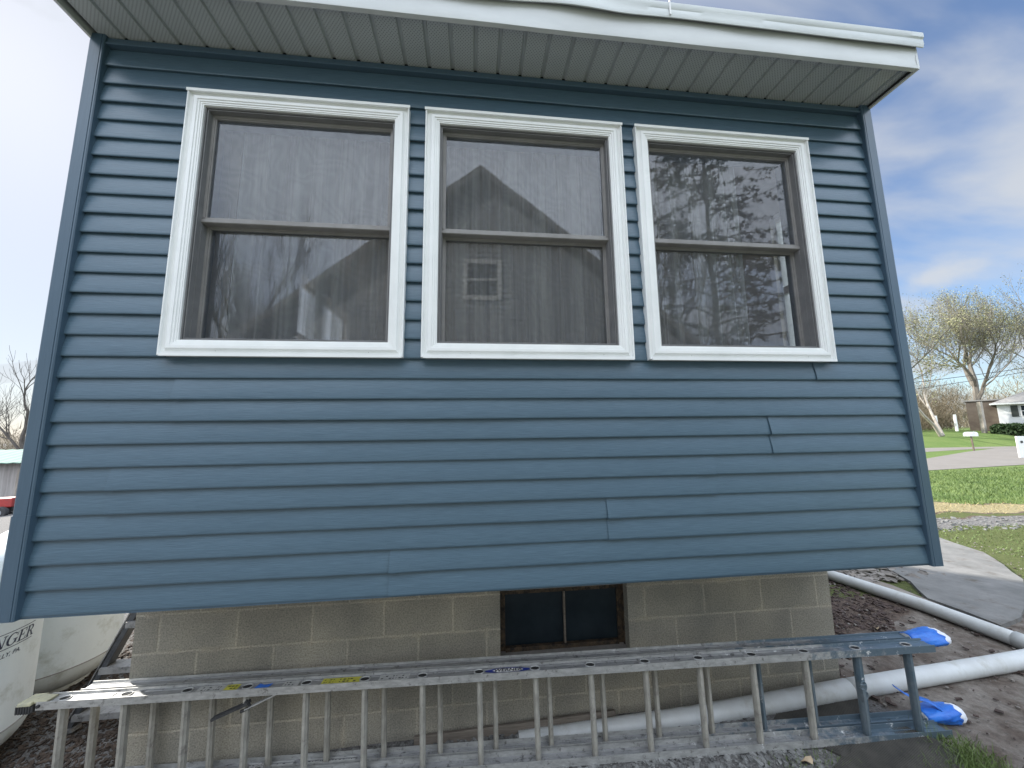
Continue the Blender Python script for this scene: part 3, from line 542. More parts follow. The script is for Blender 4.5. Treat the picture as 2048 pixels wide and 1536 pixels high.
# corner posts, profile in xy, swept up
def corner_post(sx, x_in, x_out, z0, z1, grow=0.0):
    g = grow; s_ = sx
    pr = [(x_in, 0.014), (x_in, -0.016-g), (x_in+s_*0.004, -0.020-g), (x_in+s_*0.010, -0.020-g), (x_in+s_*0.012, -0.015-g),
          (x_in+s_*0.014, -0.020-g), (x_out-s_*0.008, -0.020-g), (x_out-s_*0.002, -0.017-g), (x_out, -0.010), (x_out, 0.066), (x_out-s_*0.004, 0.072), (x_out-s_*0.03, 0.072), (x_out-s_*0.03, 0.02)]
    mb = MB(); n_ = len(pr)
    vs = [(x, y, z0) for x, y in pr]+[(x, y, z1) for x, y in pr]
    mb.add(vs, [(i, (i+1) % n_, n_+(i+1) % n_, n_+i) for i in range(n_)]+[tuple(range(n_)), tuple(range(n_, 2*n_))])
    return mb
o = corner_post(-1, 0.0, -0.070, 0.40, 2.80).build('corner_post', M['post'], house)
mb = corner_post(-1, 0.002, -0.073, -0.005, 0.418, 0.0022); mb.build('corner_post', M['post'], house)['label'] = 'short lower piece of the corner post lapped over the upper one'
corner_post(1, W, W+0.070, -0.006, 2.80).build('corner_post', M['post'], house)
# starter strip and floor above the foundation
MB().box((-0.03, 0.014, -0.001), (W+0.03, 0.56, 0.05)).build('floor_overhang', M['under'], house)
MB().box((-0.03, 0.004, -0.006), (W+0.03, 0.012, 0.012)).build('starter_strip', M['post'], house)

# wall core with openings
mb = MB(); xs = [0.02]
for a, b in WIN: xs += [a+0.06, b-0.06]
xs.append(W-0.02)
for i in range(0, len(xs), 2): mb.box((xs[i], 0.02, 0.02), (xs[i+1], 0.14, 2.75))
for a, b in WIN:
    mb.box((a+0.06, 0.02, 0.02), (b-0.06, 0.14, WZ0+0.06)); mb.box((a+0.06, 0.02, WZ1-0.06), (b-0.06, 0.14, 2.75))
XR = W-0.06
for s0, s1, z0, z1 in ((0.14, SY0, 0.02, 2.75), (SY1, DEP, 0.02, 2.75), (SY0, SY1, 0.02, SZ0), (SY0, SY1, SZ1, 2.75)):
    if s1 > s0: mb.box((XR, s0, z0), (W+0.02, s1, z1))

LY0, LY1 = 2.0, 3.6  # left-wall opening is added, out of view, to light the room and curtains
for s0, s1, z0, z1 in ((0.14, LY0, 0.02, 2.75), (LY1, DEP, 0.02, 2.75), (LY0, LY1, 0.02, SZ0), (LY0, LY1, SZ1, 2.75)): mb.box((-0.02, s0, z0), (0.08, s1, z1))
mb.box((0.08, DEP-0.1, 0.02), (XR, DEP, 2.75)); mb.box((-0.02, 0.14, 2.752), (W+0.02, DEP, 2.79))
mb.build('wall', M['inwall'], house)
MB().box((0.08, 0.14, 0.052), (XR, DEP-0.1, 0.10)).build('floor', M['infloor'], house)
# side window on the right wall: sash with meeting rail and a muntin
mb = MB(); sy = 0.5*(SY0+SY1)
for (a, b, c, d) in ((SY0, SY0+0.015, SZ0, SZ1), (SY1-0.015, SY1, SZ0, SZ1), (SY0+0.015, SY1-0.015, SZ0, SZ0+0.04), (SY0+0.015, SY1-0.015, SZ1-0.04, SZ1), (SY0+0.015, SY1-0.015, 1.80, 1.86)):
    mb.box((W-0.02, a, c), (W+0.01, b, d))
mb.box((W-0.015, 0.625, SZ0+0.04), (W+0.005, 0.632, 1.80)); mb.box((W-0.015, 0.625, 1.86), (W+0.005, 0.632, SZ1-0.04))
sw = mb.build('window', M['white'], house)
mb = MB(); 
for (a, b, c, d) in ((SY0-0.06, SY0, SZ0-0.06, SZ1+0.06), (SY1, SY1+0.06, SZ0-0.06, SZ1+0.06), (SY0, SY1, SZ0-0.06, SZ0), (SY0, SY1, SZ1, SZ1+0.06)):
    mb.box((W+0.02, a, c), (W+0.062, b, d))
mb.build('frame', M['white'], sw)
mb = MB()
for (a, b, c, d) in ((LY0-0.06, LY0+0.03, SZ0-0.06, SZ1+0.06), (LY1-0.03, LY1+0.06, SZ0-0.06, SZ1+0.06), (LY0+0.03, LY1-0.03, SZ0-0.06, SZ0+0.03), (LY0+0.03, LY1-0.03, SZ1-0.03, SZ1+0.06), (LY0+0.03, LY1-0.03, 1.81, 1.86)): mb.box((-0.062, a, c), (-0.021, b, d))
mb.build('window', M['white'], house)  # frame of the added, unseen left-wall opening

# three front windows
cas = [(0.0, 0.012), (0.0, -0.027), (0.0015, -0.029), (0.006, -0.029), (0.0075, -0.026), (0.0085, -0.017), (0.014, -0.014), (0.022, -0.0155), (0.030, -0.021),
       (0.0335, -0.0265), (0.036, -0.0275), (0.050, -0.0275), (0.0515, -0.0235), (0.0525, -0.0235), (0.0605, -0.0235), (0.0615, -0.0195), (0.070, -0.0195), (0.0715, -0.0165), (0.0765, -0.0165), (0.0775, 0.006)]
frm = [(0.0772, -0.006), (0.0830, -0.006), (0.0832, 0.004), (0.0860, 0.004), (0.0862, 0.000), (0.0900, 0.000), (0.0902, 0.030), (0.0930, 0.030), (0.0930, 0.13)]
for wi, (a, b) in enumerate(WIN):
    mb = MB(); mb.ring(a, b, WZ0, WZ1, cas)
    # square ends of the head and foot rails lapping over the jambs, as the flanges do
    mb.box((a-0.004, -0.0325, WZ1-0.012), (b+0.004, -0.026, WZ1+0.003))
    mb.box((a+0.012, -0.034, WZ0-0.004), (b-0.006, -0.022, WZ0+0.010))
    win = mb.build('window', M['white'], house)
    mb = MB(); mb.ring(a, b, WZ0, WZ1, frm); mb.build('frame', M['frame'], win)
    i0, i1, j0, j1 = a+0.093, b-0.093, WZ0+0.093, WZ1-0.093; zm0, zm1 = 1.822, 1.864
    # upper sash (outer track) and lower sash (inner track)
    mb = MB(); mb.ring(i0, i1, zm0, j1, [(0.0, 0.075), (0.0, 0.030), (0.011, 0.030), (0.011, 0.034), (0.017, 0.034), (0.017, 0.060)])
    mb.build('sash', M['sash'], win)
    mb = MB(); mb.prism([(0.0, -0.004), (-0.006, 0.0), (-0.006, 0.016), (-0.002, 0.018), (-0.002, 0.026), (0.006, 0.030), (0.055, 0.030), (0.055, -0.004)], (i0-0.004, 0.032, zm0-0.002), (i1+0.004, 0.032, zm0-0.002), (0, 1, 0), (0, 0, 1))
    mb.build('meeting_rail', M['sash'], win)
    mb = MB(); mb.ring(i0, i1, j0-0.012, zm0, [(0.0, 0.13), (0.0, 0.068), (0.011, 0.068), (0.011, 0.074), (0.017, 0.074), (0.017, 0.09)])
    mb.build('sash', M['sash'], win)
    MB().quad((i0+0.01, 0.043, zm1-0.03), (i1-0.01, 0.043, zm1-0.03), (i1-0.01, 0.043, j1-0.02), (i0+0.01, 0.043, j1-0.02)).build('pane', M['glass'], win)
    MB().quad((i0+0.01, 0.083, j0), (i1-0.01, 0.083, j0), (i1-0.01, 0.083, zm0-0.01), (i0+0.01, 0.083, zm0-0.01)).build('pane', M['glass'], win)
    MB().quad((i0+0.0, 0.038, zm1-0.03), (i1-0.0, 0.038, zm1-0.03), (i1, 0.038, j1), (i0, 0.038, j1)).build('screen', M['screen'], win)
    MB().quad((i0+0.0, 0.079, j0-0.01), (i1-0.0, 0.079, j0-0.01), (i1, 0.079, zm0), (i0, 0.079, zm0)).build('screen', M['screen'], win)
    # nail heads in the foot casing
    for fx in (0.22, 0.85):
        x = a+(b-a)*fx; mb = MB(); mb.tube([(x, -0.0175, WZ0+0.026), (x, -0.0125, WZ0+0.026)], 0.0028, 8); mb.build('nail', M['dark'], win)

# soffit: grooved perforated panels
x0, x1 = -0.035, W+0.055; yb, yf, zs = 0.004, -0.262, 2.800
edges = []; k = 0; x = 0.08-0.1295
while x < x1: edges.append(x); x += 0.1295
mb = MB(); mg = MB(); prev = x0
for xe in edges:
    if xe-0.012 > prev: mb.quad((prev, yf, zs), (xe-0.012, yf, zs), (xe-0.012, yb, zs), (prev, yb, zs))
    if xe > x0+0.02:
        mg.add([(xe-0.012, yf, zs), (xe-0.007, yf, zs+0.013), (xe+0.007, yf, zs+0.013), (xe+0.012, yf, zs), (xe-0.012, yb, zs), (xe-0.007, yb, zs+0.013), (xe+0.007, yb, zs+0.013), (xe+0.012, yb, zs)],
           [(0, 1, 5, 4), (1, 2, 6, 5), (2, 3, 7, 6)])
        prev = xe+0.012
mb.quad((prev, yf, zs), (x1, yf, zs), (x1, yb, zs), (prev, yb, zs))
sf = mb.build('soffit', M['soffit'], house); mg.build('groove', M['soffitplain'], sf)
MB().box((x0, yf, 2.815), (x1, 0.02, 2.823)).build('soffit_backing', M['dark'], house)
# fascia: gently dented sheet with returned lip
mb = MB(); xs = np.linspace(-0.075, 4.424, 90); vs = []
pf = [(0.022, 0.0), (0.0, 0.0), (-0.001, 0.004), (0.0, 0.05), (0.0, 0.10), (0.002, 0.155)]
for x in xs:
    for (d, h) in pf:
        b_ = 0.002*math.sin(x*3.1+h*20)+0.0018*math.sin(x*8.3+1+h*31)
        vs.append((x, -0.282+d+b_*(1 if 0.004 < h < 0.15 else 0.3), 2.776+h+0.0015*math.sin(x*1.7)))
m_ = len(pf); fs = [(i*m_+k, i*m_+k+1, (i+1)*m_+k+1, (i+1)*m_+k) for i in range(len(xs)-1) for k in range(m_-1)]
mb.add(vs, fs); fa = mb.build('fascia', M['fascia'], house); shade_auto(fa, 40)
for sx in (-0.075, 4.424):
    s2 = 1 if sx > 0 else -1
    mb = MB(); y0, y1 = -0.282, DEP
    th_ = 0.014*s2
    mb.add([(sx, y0, 2.776), (sx, y1, 2.776), (sx, y1, 2.931+0.07*(y1-y0)), (sx, y0, 2.931), (sx-th_, y0, 2.776), (sx-th_, y1, 2.776), (sx-th_, y1, 2.931+0.07*(y1-y0)), (sx-th_, y0, 2.931)],
           [(0, 1, 2, 3), (4, 7, 6, 5), (0, 4, 5, 1), (0, 3, 7, 4)])
    mb.build('rake_board', M['fascia'], house)
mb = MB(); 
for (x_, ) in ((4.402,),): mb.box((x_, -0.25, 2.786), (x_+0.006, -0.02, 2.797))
mb.build('shadow_gap', M['dark'], house)  # solid near-black strip painted as the shadow of a gap
# roof edge metal, bulging away from the fascia in the middle
mb = MB(); xs = np.linspace(-0.09, 4.444, 140); vs = []
for x in xs:
    bul = 0.012*math.exp(-((x-2.45)/0.22)**2)+0.008*math.exp(-((x-3.35)/0.30)**2)+0.003*math.sin(x*5)
    dz = -0.006*math.exp(-((x-2.62)/0.16)**2)+0.007*math.exp(-((x-2.25)/0.2)**2)+0.002*math.sin(x*9)
    prf = [(-0.285+0.01, 2.935+dz*.4), (-0.296-bul, 2.897+dz), (-0.301-bul, 2.896+dz), (-0.306-bul*0.8, 2.915+dz*.6), (-0.304-bul*0.4, 2.945), (-0.310, 2.955), (-0.310, 2.983), (-0.305, 2.990), (-0.20, 2.998)]
    vs += [(x, y, z) for y, z in prf]
m_ = 9; fs = [(i*m_+k, i*m_+k+1, (i+1)*m_+k+1, (i+1)*m_+k) for i in range(len(xs)-1) for k in range(m_-1)]
n0 = len(vs)
fs += [tuple((len(xs)-1)*m_+k for k in range(m_)), tuple(k for k in range(m_-1, -1, -1))]
mb.add(vs, fs); de = mb.build('roof_edge', M['drip'], house); shade_auto(de, 30)
MB().box((2.905, -0.3145, 2.905), (2.912, -0.308, 2.99)).build('seam', M['logowhite'], de)
mb = MB(); mb.add([(-0.09, -0.295, 2.93), (4.44, -0.295, 2.93), (4.44, DEP+0.2, 3.25), (-0.09, DEP+0.2, 3.25), (-0.09, -0.295, 2.994), (4.44, -0.295, 2.994), (4.44, DEP+0.2, 3.32), (-0.09, DEP+0.2, 3.32)],
    [(0, 3, 2, 1), (4, 5, 6, 7), (0, 1, 5, 4), (1, 2, 6, 5), (2, 3, 7, 6), (3, 0, 4, 7)]); mb.build('roof', M['roof'], house)

# foundation
FY = 0.57; FX0, FX1 = 0.0, 4.315; BX0, BX1 = 2.050, 2.872; BZ0, BZ1 = -0.640, -0.235
mb = MB()
mb.box((FX0, FY, -1.4), (BX0, FY+0.2, 0.0)); mb.box((BX1, FY, -1.4), (FX1, FY+0.2, 0.0)); mb.box((BX0, FY, -1.4), (BX1, FY+0.2, BZ0)); mb.box((BX0, FY, BZ1), (BX1, FY+0.2, 0.0))
mb.box((FX0, FY+0.2, -1.4), (FX0+0.2, DEP, 0.0)); mb.box((FX1-0.2, FY+0.2, -1.4), (FX1, DEP, 0.0)); mb.box((FX0+0.2, DEP-0.2, -1.4), (FX1-0.2, DEP, 0.0))
mb.build('foundation', M['block'], house)
mb = MB(); yb_ = FY+0.085
mb.box((BX0+0.008, yb_, BZ0+0.01), (BX0+0.038, yb_+0.03, BZ1-0.005)); mb.box((BX1-0.038, yb_, BZ0+0.01), (BX1-0.008, yb_+0.03, BZ1-0.005))
mb.box((BX0+0.038, yb_-0.012, BZ0+0.006), (BX1-0.038, yb_+0.03, BZ0+0.034)); mb.box((BX0+0.038, yb_, BZ1-0.06), (BX1-0.038, yb_+0.03, BZ1-0.035))
mb.box((BX0-0.002, yb_-0.02, BZ0+0.0), (BX0+0.008, yb_+0.05, BZ1)); mb.box((BX1-0.008, yb_-0.02, BZ0+0.0), (BX1+0.002, yb_+0.05, BZ1))
bw = mb.build('basement_window', M['rust'], house, bevel=0.002)
MB().box((2.470, yb_-0.004, BZ0+0.034), (2.482, yb_+0.02, BZ1-0.06)).build('mullion', M['board'], bw)
for (a, b) in ((BX0+0.038, 2.470), (2.482, BX1-0.038)): MB().box((a, yb_+0.015, BZ0+0.034), (b, yb_+0.019, BZ1-0.06)).build('pane', M['bglass'], bw)
MB().box((BX0, yb_-0.003, BZ1-0.035), (BX1, yb_+0.03, BZ1)).build('head_trim', M['sash'], bw)
mb = MB(); mb.add([(BX0, FY-0.004, BZ0-0.002), (BX1, FY-0.004, BZ0-0.002), (BX1, FY+0.1, BZ0+0.012), (BX0, FY+0.1, BZ0+0.012), (BX0, FY-0.004, BZ0-0.03), (BX1, FY-0.004, BZ0-0.03)], [(0, 1, 2, 3), (4, 5, 1, 0)])
mb.build('sill', M['sill'], bw)

# curtains hang just inside each window
for ci, (a, b, lab, gaps) in enumerate(((0.50, 1.48, 'sheer pale curtain with beige edge behind the left window', (0.0, 1.0)), (1.70, 2.66, 'sheer grey curtain with thin bright folds behind the middle window', (0.0, 1.0)), (2.90, 3.60, 'sheer curtain hanging to the left part of the right window', (0.0, 1.0)))):
    mb = MB(); n_ = 260; vs = []
    r_ = random.Random(ci+3); ph = [r_.uniform(0, 6.28) for _ in range(6)]
    for z in (1.12, 1.8, 2.5):
        sp = 1.0 if z < 2 else 0.96
        for i in range(n_):
            t = i/(n_-1); x = a+(b-a)*t
            y = 0.185+0.030*math.sin(t*40+ph[0]+1.3*math.sin(t*9+ph[1]))+0.014*math.sin(t*83+ph[2])+0.01*math.sin(t*21+ph[3]+z)
            vs.append((x, y, z))
    fs = [(j*n_+i, j*n_+i+1, (j+1)*n_+i+1, (j+1)*n_+i) for j in range(2) for i in range(n_-1)]
    mb.add(vs, fs); o = mb.build('curtain', M['sheer'], origin=((a+b)/2, 0.24, 1.12), smooth=True); tag(o, lab, 'curtain', 'sheer curtains inside the three windows')
mb = MB(); 
for i, x in enumerate((0.47, 0.50, 0.535, 0.56)): mb.box((x, 0.19+0.01*(i % 2), 1.13), (x+0.033, 0.20+0.01*(i % 2), 2.5))
o = mb.build('curtain', M['inwall'], origin=(0.5, 0.19, 1.13)); tag(o, 'opaque beige drape at the far left edge inside the left window', 'curtain')

# ------------------------------------------------------------ extension ladder
th, dz = -0.066, 0.021
LD = Vector((math.cos(th)*math.cos(dz), math.sin(th)*math.cos(dz), math.sin(dz))); LN = Vector((-math.sin(th), math.cos(th), 0)); LU = LD.cross(-LN).normalized()
if LU.z < 0: LU = -LU
LA = Vector((-0.212, 0.47, -0.613))
def LP(s, n_, u): return LA+LD*s+LN*n_+LU*u
ladder = thing('extension_ladder', 'long aluminium two-section extension ladder lying on its edge along the block foundation', 'ladder', LP(2.3, 0.03, -0.43))
DROP = 0.397
def rail(s0, s1, n0, wdt, top, m):
    """I-beam lying flat: web horizontal, flanges upright on both edges"""
    mb = MB(); zc = 0.016 if top else -DROP-0.018; h = 0.018; t = 0.0028; a = wdt/2
    if top: pr = [(-a, -h), (-a+t, -h), (-a+t, 0.006), (a-t, 0.006), (a-t, -h), (a, -h), (a, h), (a-t*1.5, h), (a-t*2.2, 0.0075), (0.020, 0.0075), (0.019, 0.0100), (0.015, 0.0100), (0.014, 0.0075), (-0.014, 0.0075), (-0.015, 0.0100), (-0.019, 0.0100), (-0.020, 0.0075), (-a+t*2.2, 0.0075), (-a+t*1.5, h), (-a, h)]
    else: pr = [(-a, -h), (-a+t, -h), (-a+t, -0.008), (a-t, -0.008), (a-t, -h), (a, -h), (a, h), (a-t, h), (a-t, -0.005), (0.016, -0.005), (0.015, -0.0015), (0.011, -0.0015), (0.010, -0.005), (-0.010, -0.005), (-0.011, -0.0015), (-0.015, -0.0015), (-0.016, -0.005), (-a+t, -0.005), (-a+t, h), (-a, h)]
    ns = 2
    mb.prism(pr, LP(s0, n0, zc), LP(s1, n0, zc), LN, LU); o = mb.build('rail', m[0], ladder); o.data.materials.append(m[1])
    for fi in range(8, 17): o.data.polygons[fi].material_index = 1   # darker second material on the web, between the lighter flanges
    return o
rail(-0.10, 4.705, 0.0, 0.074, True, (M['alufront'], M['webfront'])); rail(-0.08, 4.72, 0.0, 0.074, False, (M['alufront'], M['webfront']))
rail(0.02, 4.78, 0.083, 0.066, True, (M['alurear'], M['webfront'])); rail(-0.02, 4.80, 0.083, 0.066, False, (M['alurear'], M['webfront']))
def rung(s, n0, m, wd=0.033):
    a = wd/2; pr = []
    for k in range(16):
        t = 2*math.pi*k/16; r_ = a*(1.0 if k % 2 else 0.90); x = r_*math.cos(t); y = r_*math.sin(t)
        pr.append((max(-a*0.82, min(a, x)), y*1.38))
    mb = MB(); mb.prism(pr, LP(s, n0, -DROP-0.020), LP(s, n0, 0.004), LD, LN); return mb.build('rung', m, ladder)
for k in range(16): rung(0.3048*k, 0.0, M['painted'] if k >= 14 else M['rung'])
for k in range(15): rung(0.075+0.3055*k, 0.083, M['painted'] if k >= 12 else M['rung'], 0.031)
# swaged rung ends showing on top of the front rail
for k in range(16):
    c = LP(0.3048*k, 0.0, 0.0255); pts = [c+LD*(0.026*math.cos(2*math.pi*t/20))+LN*(0.019*math.sin(2*math.pi*t/20)) for t in range(21)]
    mb = MB(); mb.tube(pts, 0.0034, 6, cap=False); re_ = mb.build('rung_end', M['alu'], ladder)
    c = LP(0.3048*k, 0.0, 0.0252); mb = MB(); mb.add([c+LD*(0.023*math.cos(2*math.pi*t/14))+LN*(0.0165*math.sin(2*math.pi*t/14)) for t in range(14)], [tuple(range(14))]); mb.build('socket', M['dark'], re_)
# rubber foot: ribbed pad plus cap
mb = MB()
for k in range(6): 
    mb.prism([(-0.040, -0.030), (0.040, -0.030), (0.040, 0.008), (-0.040, 0.008)], LP(-0.195+k*0.0125, 0, 0.012), LP(-0.195+k*0.0125+0.008, 0, 0.012), LN, LU)
mb.prism([(-0.036, -0.024), (0.036, -0.024), (0.036, 0.006), (-0.036, 0.006)], LP(-0.191, 0, 0.012), LP(-0.115, 0, 0.012), LN, LU)
mb.build('rubber_foot', M['rubber'], ladder, bevel=0.003)
mb = MB(); prf = [(-0.042, 0.006), (0.042, 0.006), (0.038, 0.022), (-0.038, 0.022)]
mb.prism(prf, LP(-0.190, 0, 0.012), LP(-0.12, 0, 0.014), LN, LU); mb.prism([(-0.030, 0.0), (0.030, 0.0), (0.026, 0.012), (-0.026, 0.012)], LP(-0.135, 0, 0.026), LP(-0.06, 0, 0.022), LN, LU)
mb.build('foot_cap', M['padyellow'], ladder, bevel=0.004)
mb = MB(); mb.tube([LP(-0.085, -0.045, 0.018), LP(-0.085, 0.045, 0.018)], 0.008, 10); mb.box(LP(-0.10, -0.036, 0.0), LP(-0.10, -0.036, 0.0)+Vector((0.04, 0.004, 0.03))); mb.build('foot_bolt', M['rubber'], ladder)
# stickers on the rail web
def sticker(s0, s1, m, marks=True, n0=-0.026, n1=0.022, u=0.0262, seed=0):
    mb = MB(); mb.quad(LP(s0, n0, u), LP(s1, n0, u), LP(s1, n1, u), LP(s0, n1, u)); st = mb.build('sticker', m, ladder)
    if marks:
        r_ = random.Random(seed); mb = MB(); s = s0+0.01
        while s < s1-0.02:
            wd = r_.uniform(0.004, 0.014); 
            for row in (0.25, 0.62):
                if r_.random() < 0.75:
                    a = n0+(n1-n0)*row; mb.quad(LP(s, a, u+0.0008), LP(s+wd, a, u+0.0008), LP(s+wd+0.003, a+(n1-n0)*0.16, u+0.0008), LP(s+0.003, a+(n1-n0)*0.16, u+0.0008))
            s += wd+r_.uniform(0.004, 0.012)
        mb.build('print', M['ink'], st)
    return st
sticker(0.66, 0.80, M['stickwhite'], seed=1); sticker(0.80, 0.87, M['yellow'], seed=2); sticker(1.10, 1.18, M['stickwhite'], seed=3)
sticker(1.30, 1.50, M['yellow'], seed=4); sticker(1.60, 1.76, M['stickwhite'], seed=5); sticker(0.13, 0.24, M['stickwhite'], False)
MB().add([LP(0.96, -0.02, .0265), LP(1.03, -0.018, .0265), LP(1.04, 0.012, .0265), LP(1.0, 0.004, .0265), LP(0.97, 0.016, .0265)], [(0, 1, 2, 3, 4)]).build('tape_scrap', M['bluetape'], ladder)
for s0, s1, sd_ in ((0.86, 1.12, 11), (1.16, 1.45, 12)):
    sticker(s0, s1, M['stickwhite'], True, 0.058, 0.108, -DROP-0.0218, sd_)

def text_mesh(body, size, bold=0.0, shear=0.0, extr=0.0):
    cu = bpy.data.curves.new('t', 'FONT'); cu.body = body; cu.size = size; cu.offset = bold; cu.shear = shear; cu.align_x = 'CENTER'; cu.align_y = 'CENTER'; cu.extrude = extr; cu.resolution_u = 4
    ob = bpy.data.objects.new('t', cu); scene.collection.objects.link(ob); dg = bpy.context.evaluated_depsgraph_get(); dg.update()
    me = bpy.data.meshes.new_from_object(ob.evaluated_get(dg)); bpy.data.objects.remove(ob); bpy.data.curves.remove(cu)
    v = [tuple(q.co) for q in me.vertices]; f = [tuple(p.vertices) for p in me.polygons]; bpy.data.meshes.remove(me); return v, f
# oval maker's badge
mb = MB(); c0 = 2.29; pts = []
for k in range(40):
    t = 2*math.pi*k/40; rr = 1.0-0.25*abs(math.sin(2*t))**1.5
    pts.append(LP(c0+0.125*math.cos(t), -0.002+0.023*math.sin(t)*(1 if abs(math.cos(t)) < .7 else 0.8), 0.0260))
mb.add(pts, [tuple(range(40))]); badge = mb.build('badge', M['logoblue'], ladder)
mb = MB(); pts = [LP(c0+x, -0.002+y, 0.0266) for x, y in ((-0.085, 0), (-0.055, -0.014), (0.055, -0.014), (0.085, 0), (0.055, 0.014), (-0.055, 0.014))]; mb.add(pts, [tuple(range(6))]); mb.build('badge_field', M['logowhite'], badge)
v, f = text_mesh('WERNER', 0.033, 0.0010, 0.15); v = [LP(c0+x*1.15, -0.002+y, 0.0272) for x, y, z in v]; MB().add(v, f).build('lettering', M['ink'], badge)

# rag and tape wraps on the two rear rail ends
def wrap(s0, s1, n0, uc, up_, seed):
    r_ = random.Random(seed); mb = MB(); ns, nc = 16, 40; vs = []
    for i in range(ns+1):
        t = i/ns; s = s0+(s1-s0)*t; rad = 0.052*(0.72+0.40*math.sin(min(1, t*1.25)*math.pi*0.62)) if t < 0.86 else 0.052*math.sqrt(max(0.02, 1-((t-0.80)/0.205)**2))*1.08
        for k in range(nc):
            a = 2*math.pi*k/nc; rr = rad*(1+0.10*math.sin(3*a+seed+t*4)+0.07*abs(math.sin(4.5*a+t*7+seed))+0.05*abs(math.sin(9*a-t*11))+0.05*abs(math.sin(t*13+2*a))+r_.uniform(-.03, .03))
            vs.append(LP(s, n0+rr*math.cos(a)*0.95, uc+rr*math.sin(a)*0.62))
    fs = [(i*nc+k, i*nc+(k+1) % nc, (i+1)*nc+(k+1) % nc, (i+1)*nc+k) for i in range(ns) for k in range(nc)]+[tuple(range(nc-1, -1, -1)), tuple(range(ns*nc, (ns+1)*nc))]
    rag = MB(); rag.add(vs, fs); rg = rag.build('padding_rag', M['rag'], ladder, smooth=True)
    # tape sleeve over most of the rag
    c = LP((s0+s1)/2, n0, uc); vs2 = []; keep = [i for i in range(0, 13)]
    for i in keep:
        for k in range(nc):
            p = Vector(vs[i*nc+k]); ce = LP(s0+(s1-s0)*i/ns, n0, uc); vs2.append(ce+(p-ce)*(1.05+0.02*math.sin(k*2.1+i)))
        if i == keep[-1]:
            for k in range(nc): vs2[-nc+k] = vs2[-nc+k]+LD*(0.010*math.sin(k*1.3))
    fs2 = [(i*nc+k, i*nc+(k+1) % nc, (i+1)*nc+(k+1) % nc, (i+1)*nc+k) for i in range(len(keep)-1) for k in range(nc)]
    o = MB().add(vs2, fs2).build('tape', M['bluetape'], rg, smooth=True)
    o2 = o.modifiers.new('s', 'SOLIDIFY'); o2.thickness = 0.0015
    return rg
wrap(4.66, 4.90, 0.075, 0.014, True, 2); rg = wrap(4.68, 4.93, 0.085, -DROP-0.004, False, 5)
mb = MB(); vs = []
for i in range(9):
    t = i/8; c = LP(4.80-0.17*t, 0.06+0.10*t, -DROP+0.030+0.075*t+0.01*math.sin(t*7)); vs += [c+LN*0.014+LU*(0.006*math.sin(t*5)), c-LN*0.012-LD*0.02]
mb.add(vs, [(2*i, 2*i+2, 2*i+3, 2*i+1) for i in range(8)]); o = mb.build('tape_tail', M['bluetape'], rg, smooth=True); q = o.modifiers.new('s', 'SOLIDIFY'); q.thickness = 0.002
# hook and eye on the last but one rung
hp = LP(0.3048*14, -0.022, -0.16); mb = MB()
def ringpts(c, r_, ax1, ax2, n_=14, st=1.0): return [c+ax1*(r_*math.cos(2*math.pi*k/n_))+ax2*(r_*st*math.sin(2*math.pi*k/n_)) for k in range(n_+1)]
mb.tube(ringpts(hp, 0.015, LD, LU, st=1.6), 0.0035, 6, False); mb.tube(ringpts(hp-LU*0.045, 0.016, LD, LU, st=1.3), 0.004, 6, False)
mb.bar(hp-LU*0.01-LD*0.012, hp-LU*0.075-LD*0.010, 0.014, 0.020, LN); mb.tube([hp+LU*0.01+LD*0.01, hp+LU*0.012-LN*0.012, hp+LU*0.008-LD*0.02], 0.003, 6)
mb.build('rung_hook', M['painted'], ladder)
# rung lock near the left end
rl = LP(0.92, -0.02, -0.05); mb = MB(); mb.bar(rl-LD*0.16-LU*0.055, rl+LD*0.02+LU*0.012, 0.012, 0.030, LN); mb.tube([rl-LD*0.02-LU*0.03, rl+LD*0.03-LU*0.01, rl+LD*0.0+LU*0.02], 0.008, 8); mb.build('rung_lock', M['rubber'], ladder)
mb = MB(); mb.bar(rl-LU*0.02, rl+LD*0.16+LU*0.045, 0.006, 0.016, LN); mb.build('lock_lever', M['alu'], ladder)
# crumpled cord on the lower rail
mb = MB(); pts = []; r_ = random.Random(4)
for i in range(60):
    t = i/59; pts.append(LP(0.70+0.30*t+0.04*math.sin(t*24), 0.01+0.03*math.sin(t*31+1), -DROP+0.004+0.020*abs(math.sin(t*17))))
mb.tube(pts, 0.0055, 6); o = mb.build('cord', M['sash'], origin=LP(0.85, 0, -DROP)); tag(o, 'tangled grey pull cord bunched on the bottom rail of the long ladder', 'cord')

# ------------------------------------------------------------ step ladder at the left corner
sl = thing('step_ladder', 'old dark-railed step ladder leaning against the left corner of the house', 'ladder', (-0.60, 1.0, Hf(-0.6, 1.0)))
B0 = Vector((-0.62, 0.98, Hf(-0.6, 1.0))); T0 = Vector((-0.10, 0.86, -0.10)); T0 = B0+(T0-B0)*1.05
mb = MB(); mb.bar(B0, T0, 0.030, 0.062, (0, 1, 0), 0.002); mb.build('rail', M['darkrail'], sl)
mb = MB(); mb.bar(B0+Vector((-0.030, -0.020, 0)), T0+Vector((-0.030, -0.020, 0)), 0.006, 0.020, (0, 1, 0)); mb.build('rail_edge', M['stepalu'], sl)
mb = MB(); mb.bar(Vector((-0.045, 0.98, B0.z+0.02)), Vector((-0.10+0.05, 0.86, -0.06)), 0.022, 0.062, (0, 1, 0), 0.002); mb.build('rail', M['darkrail'], sl)
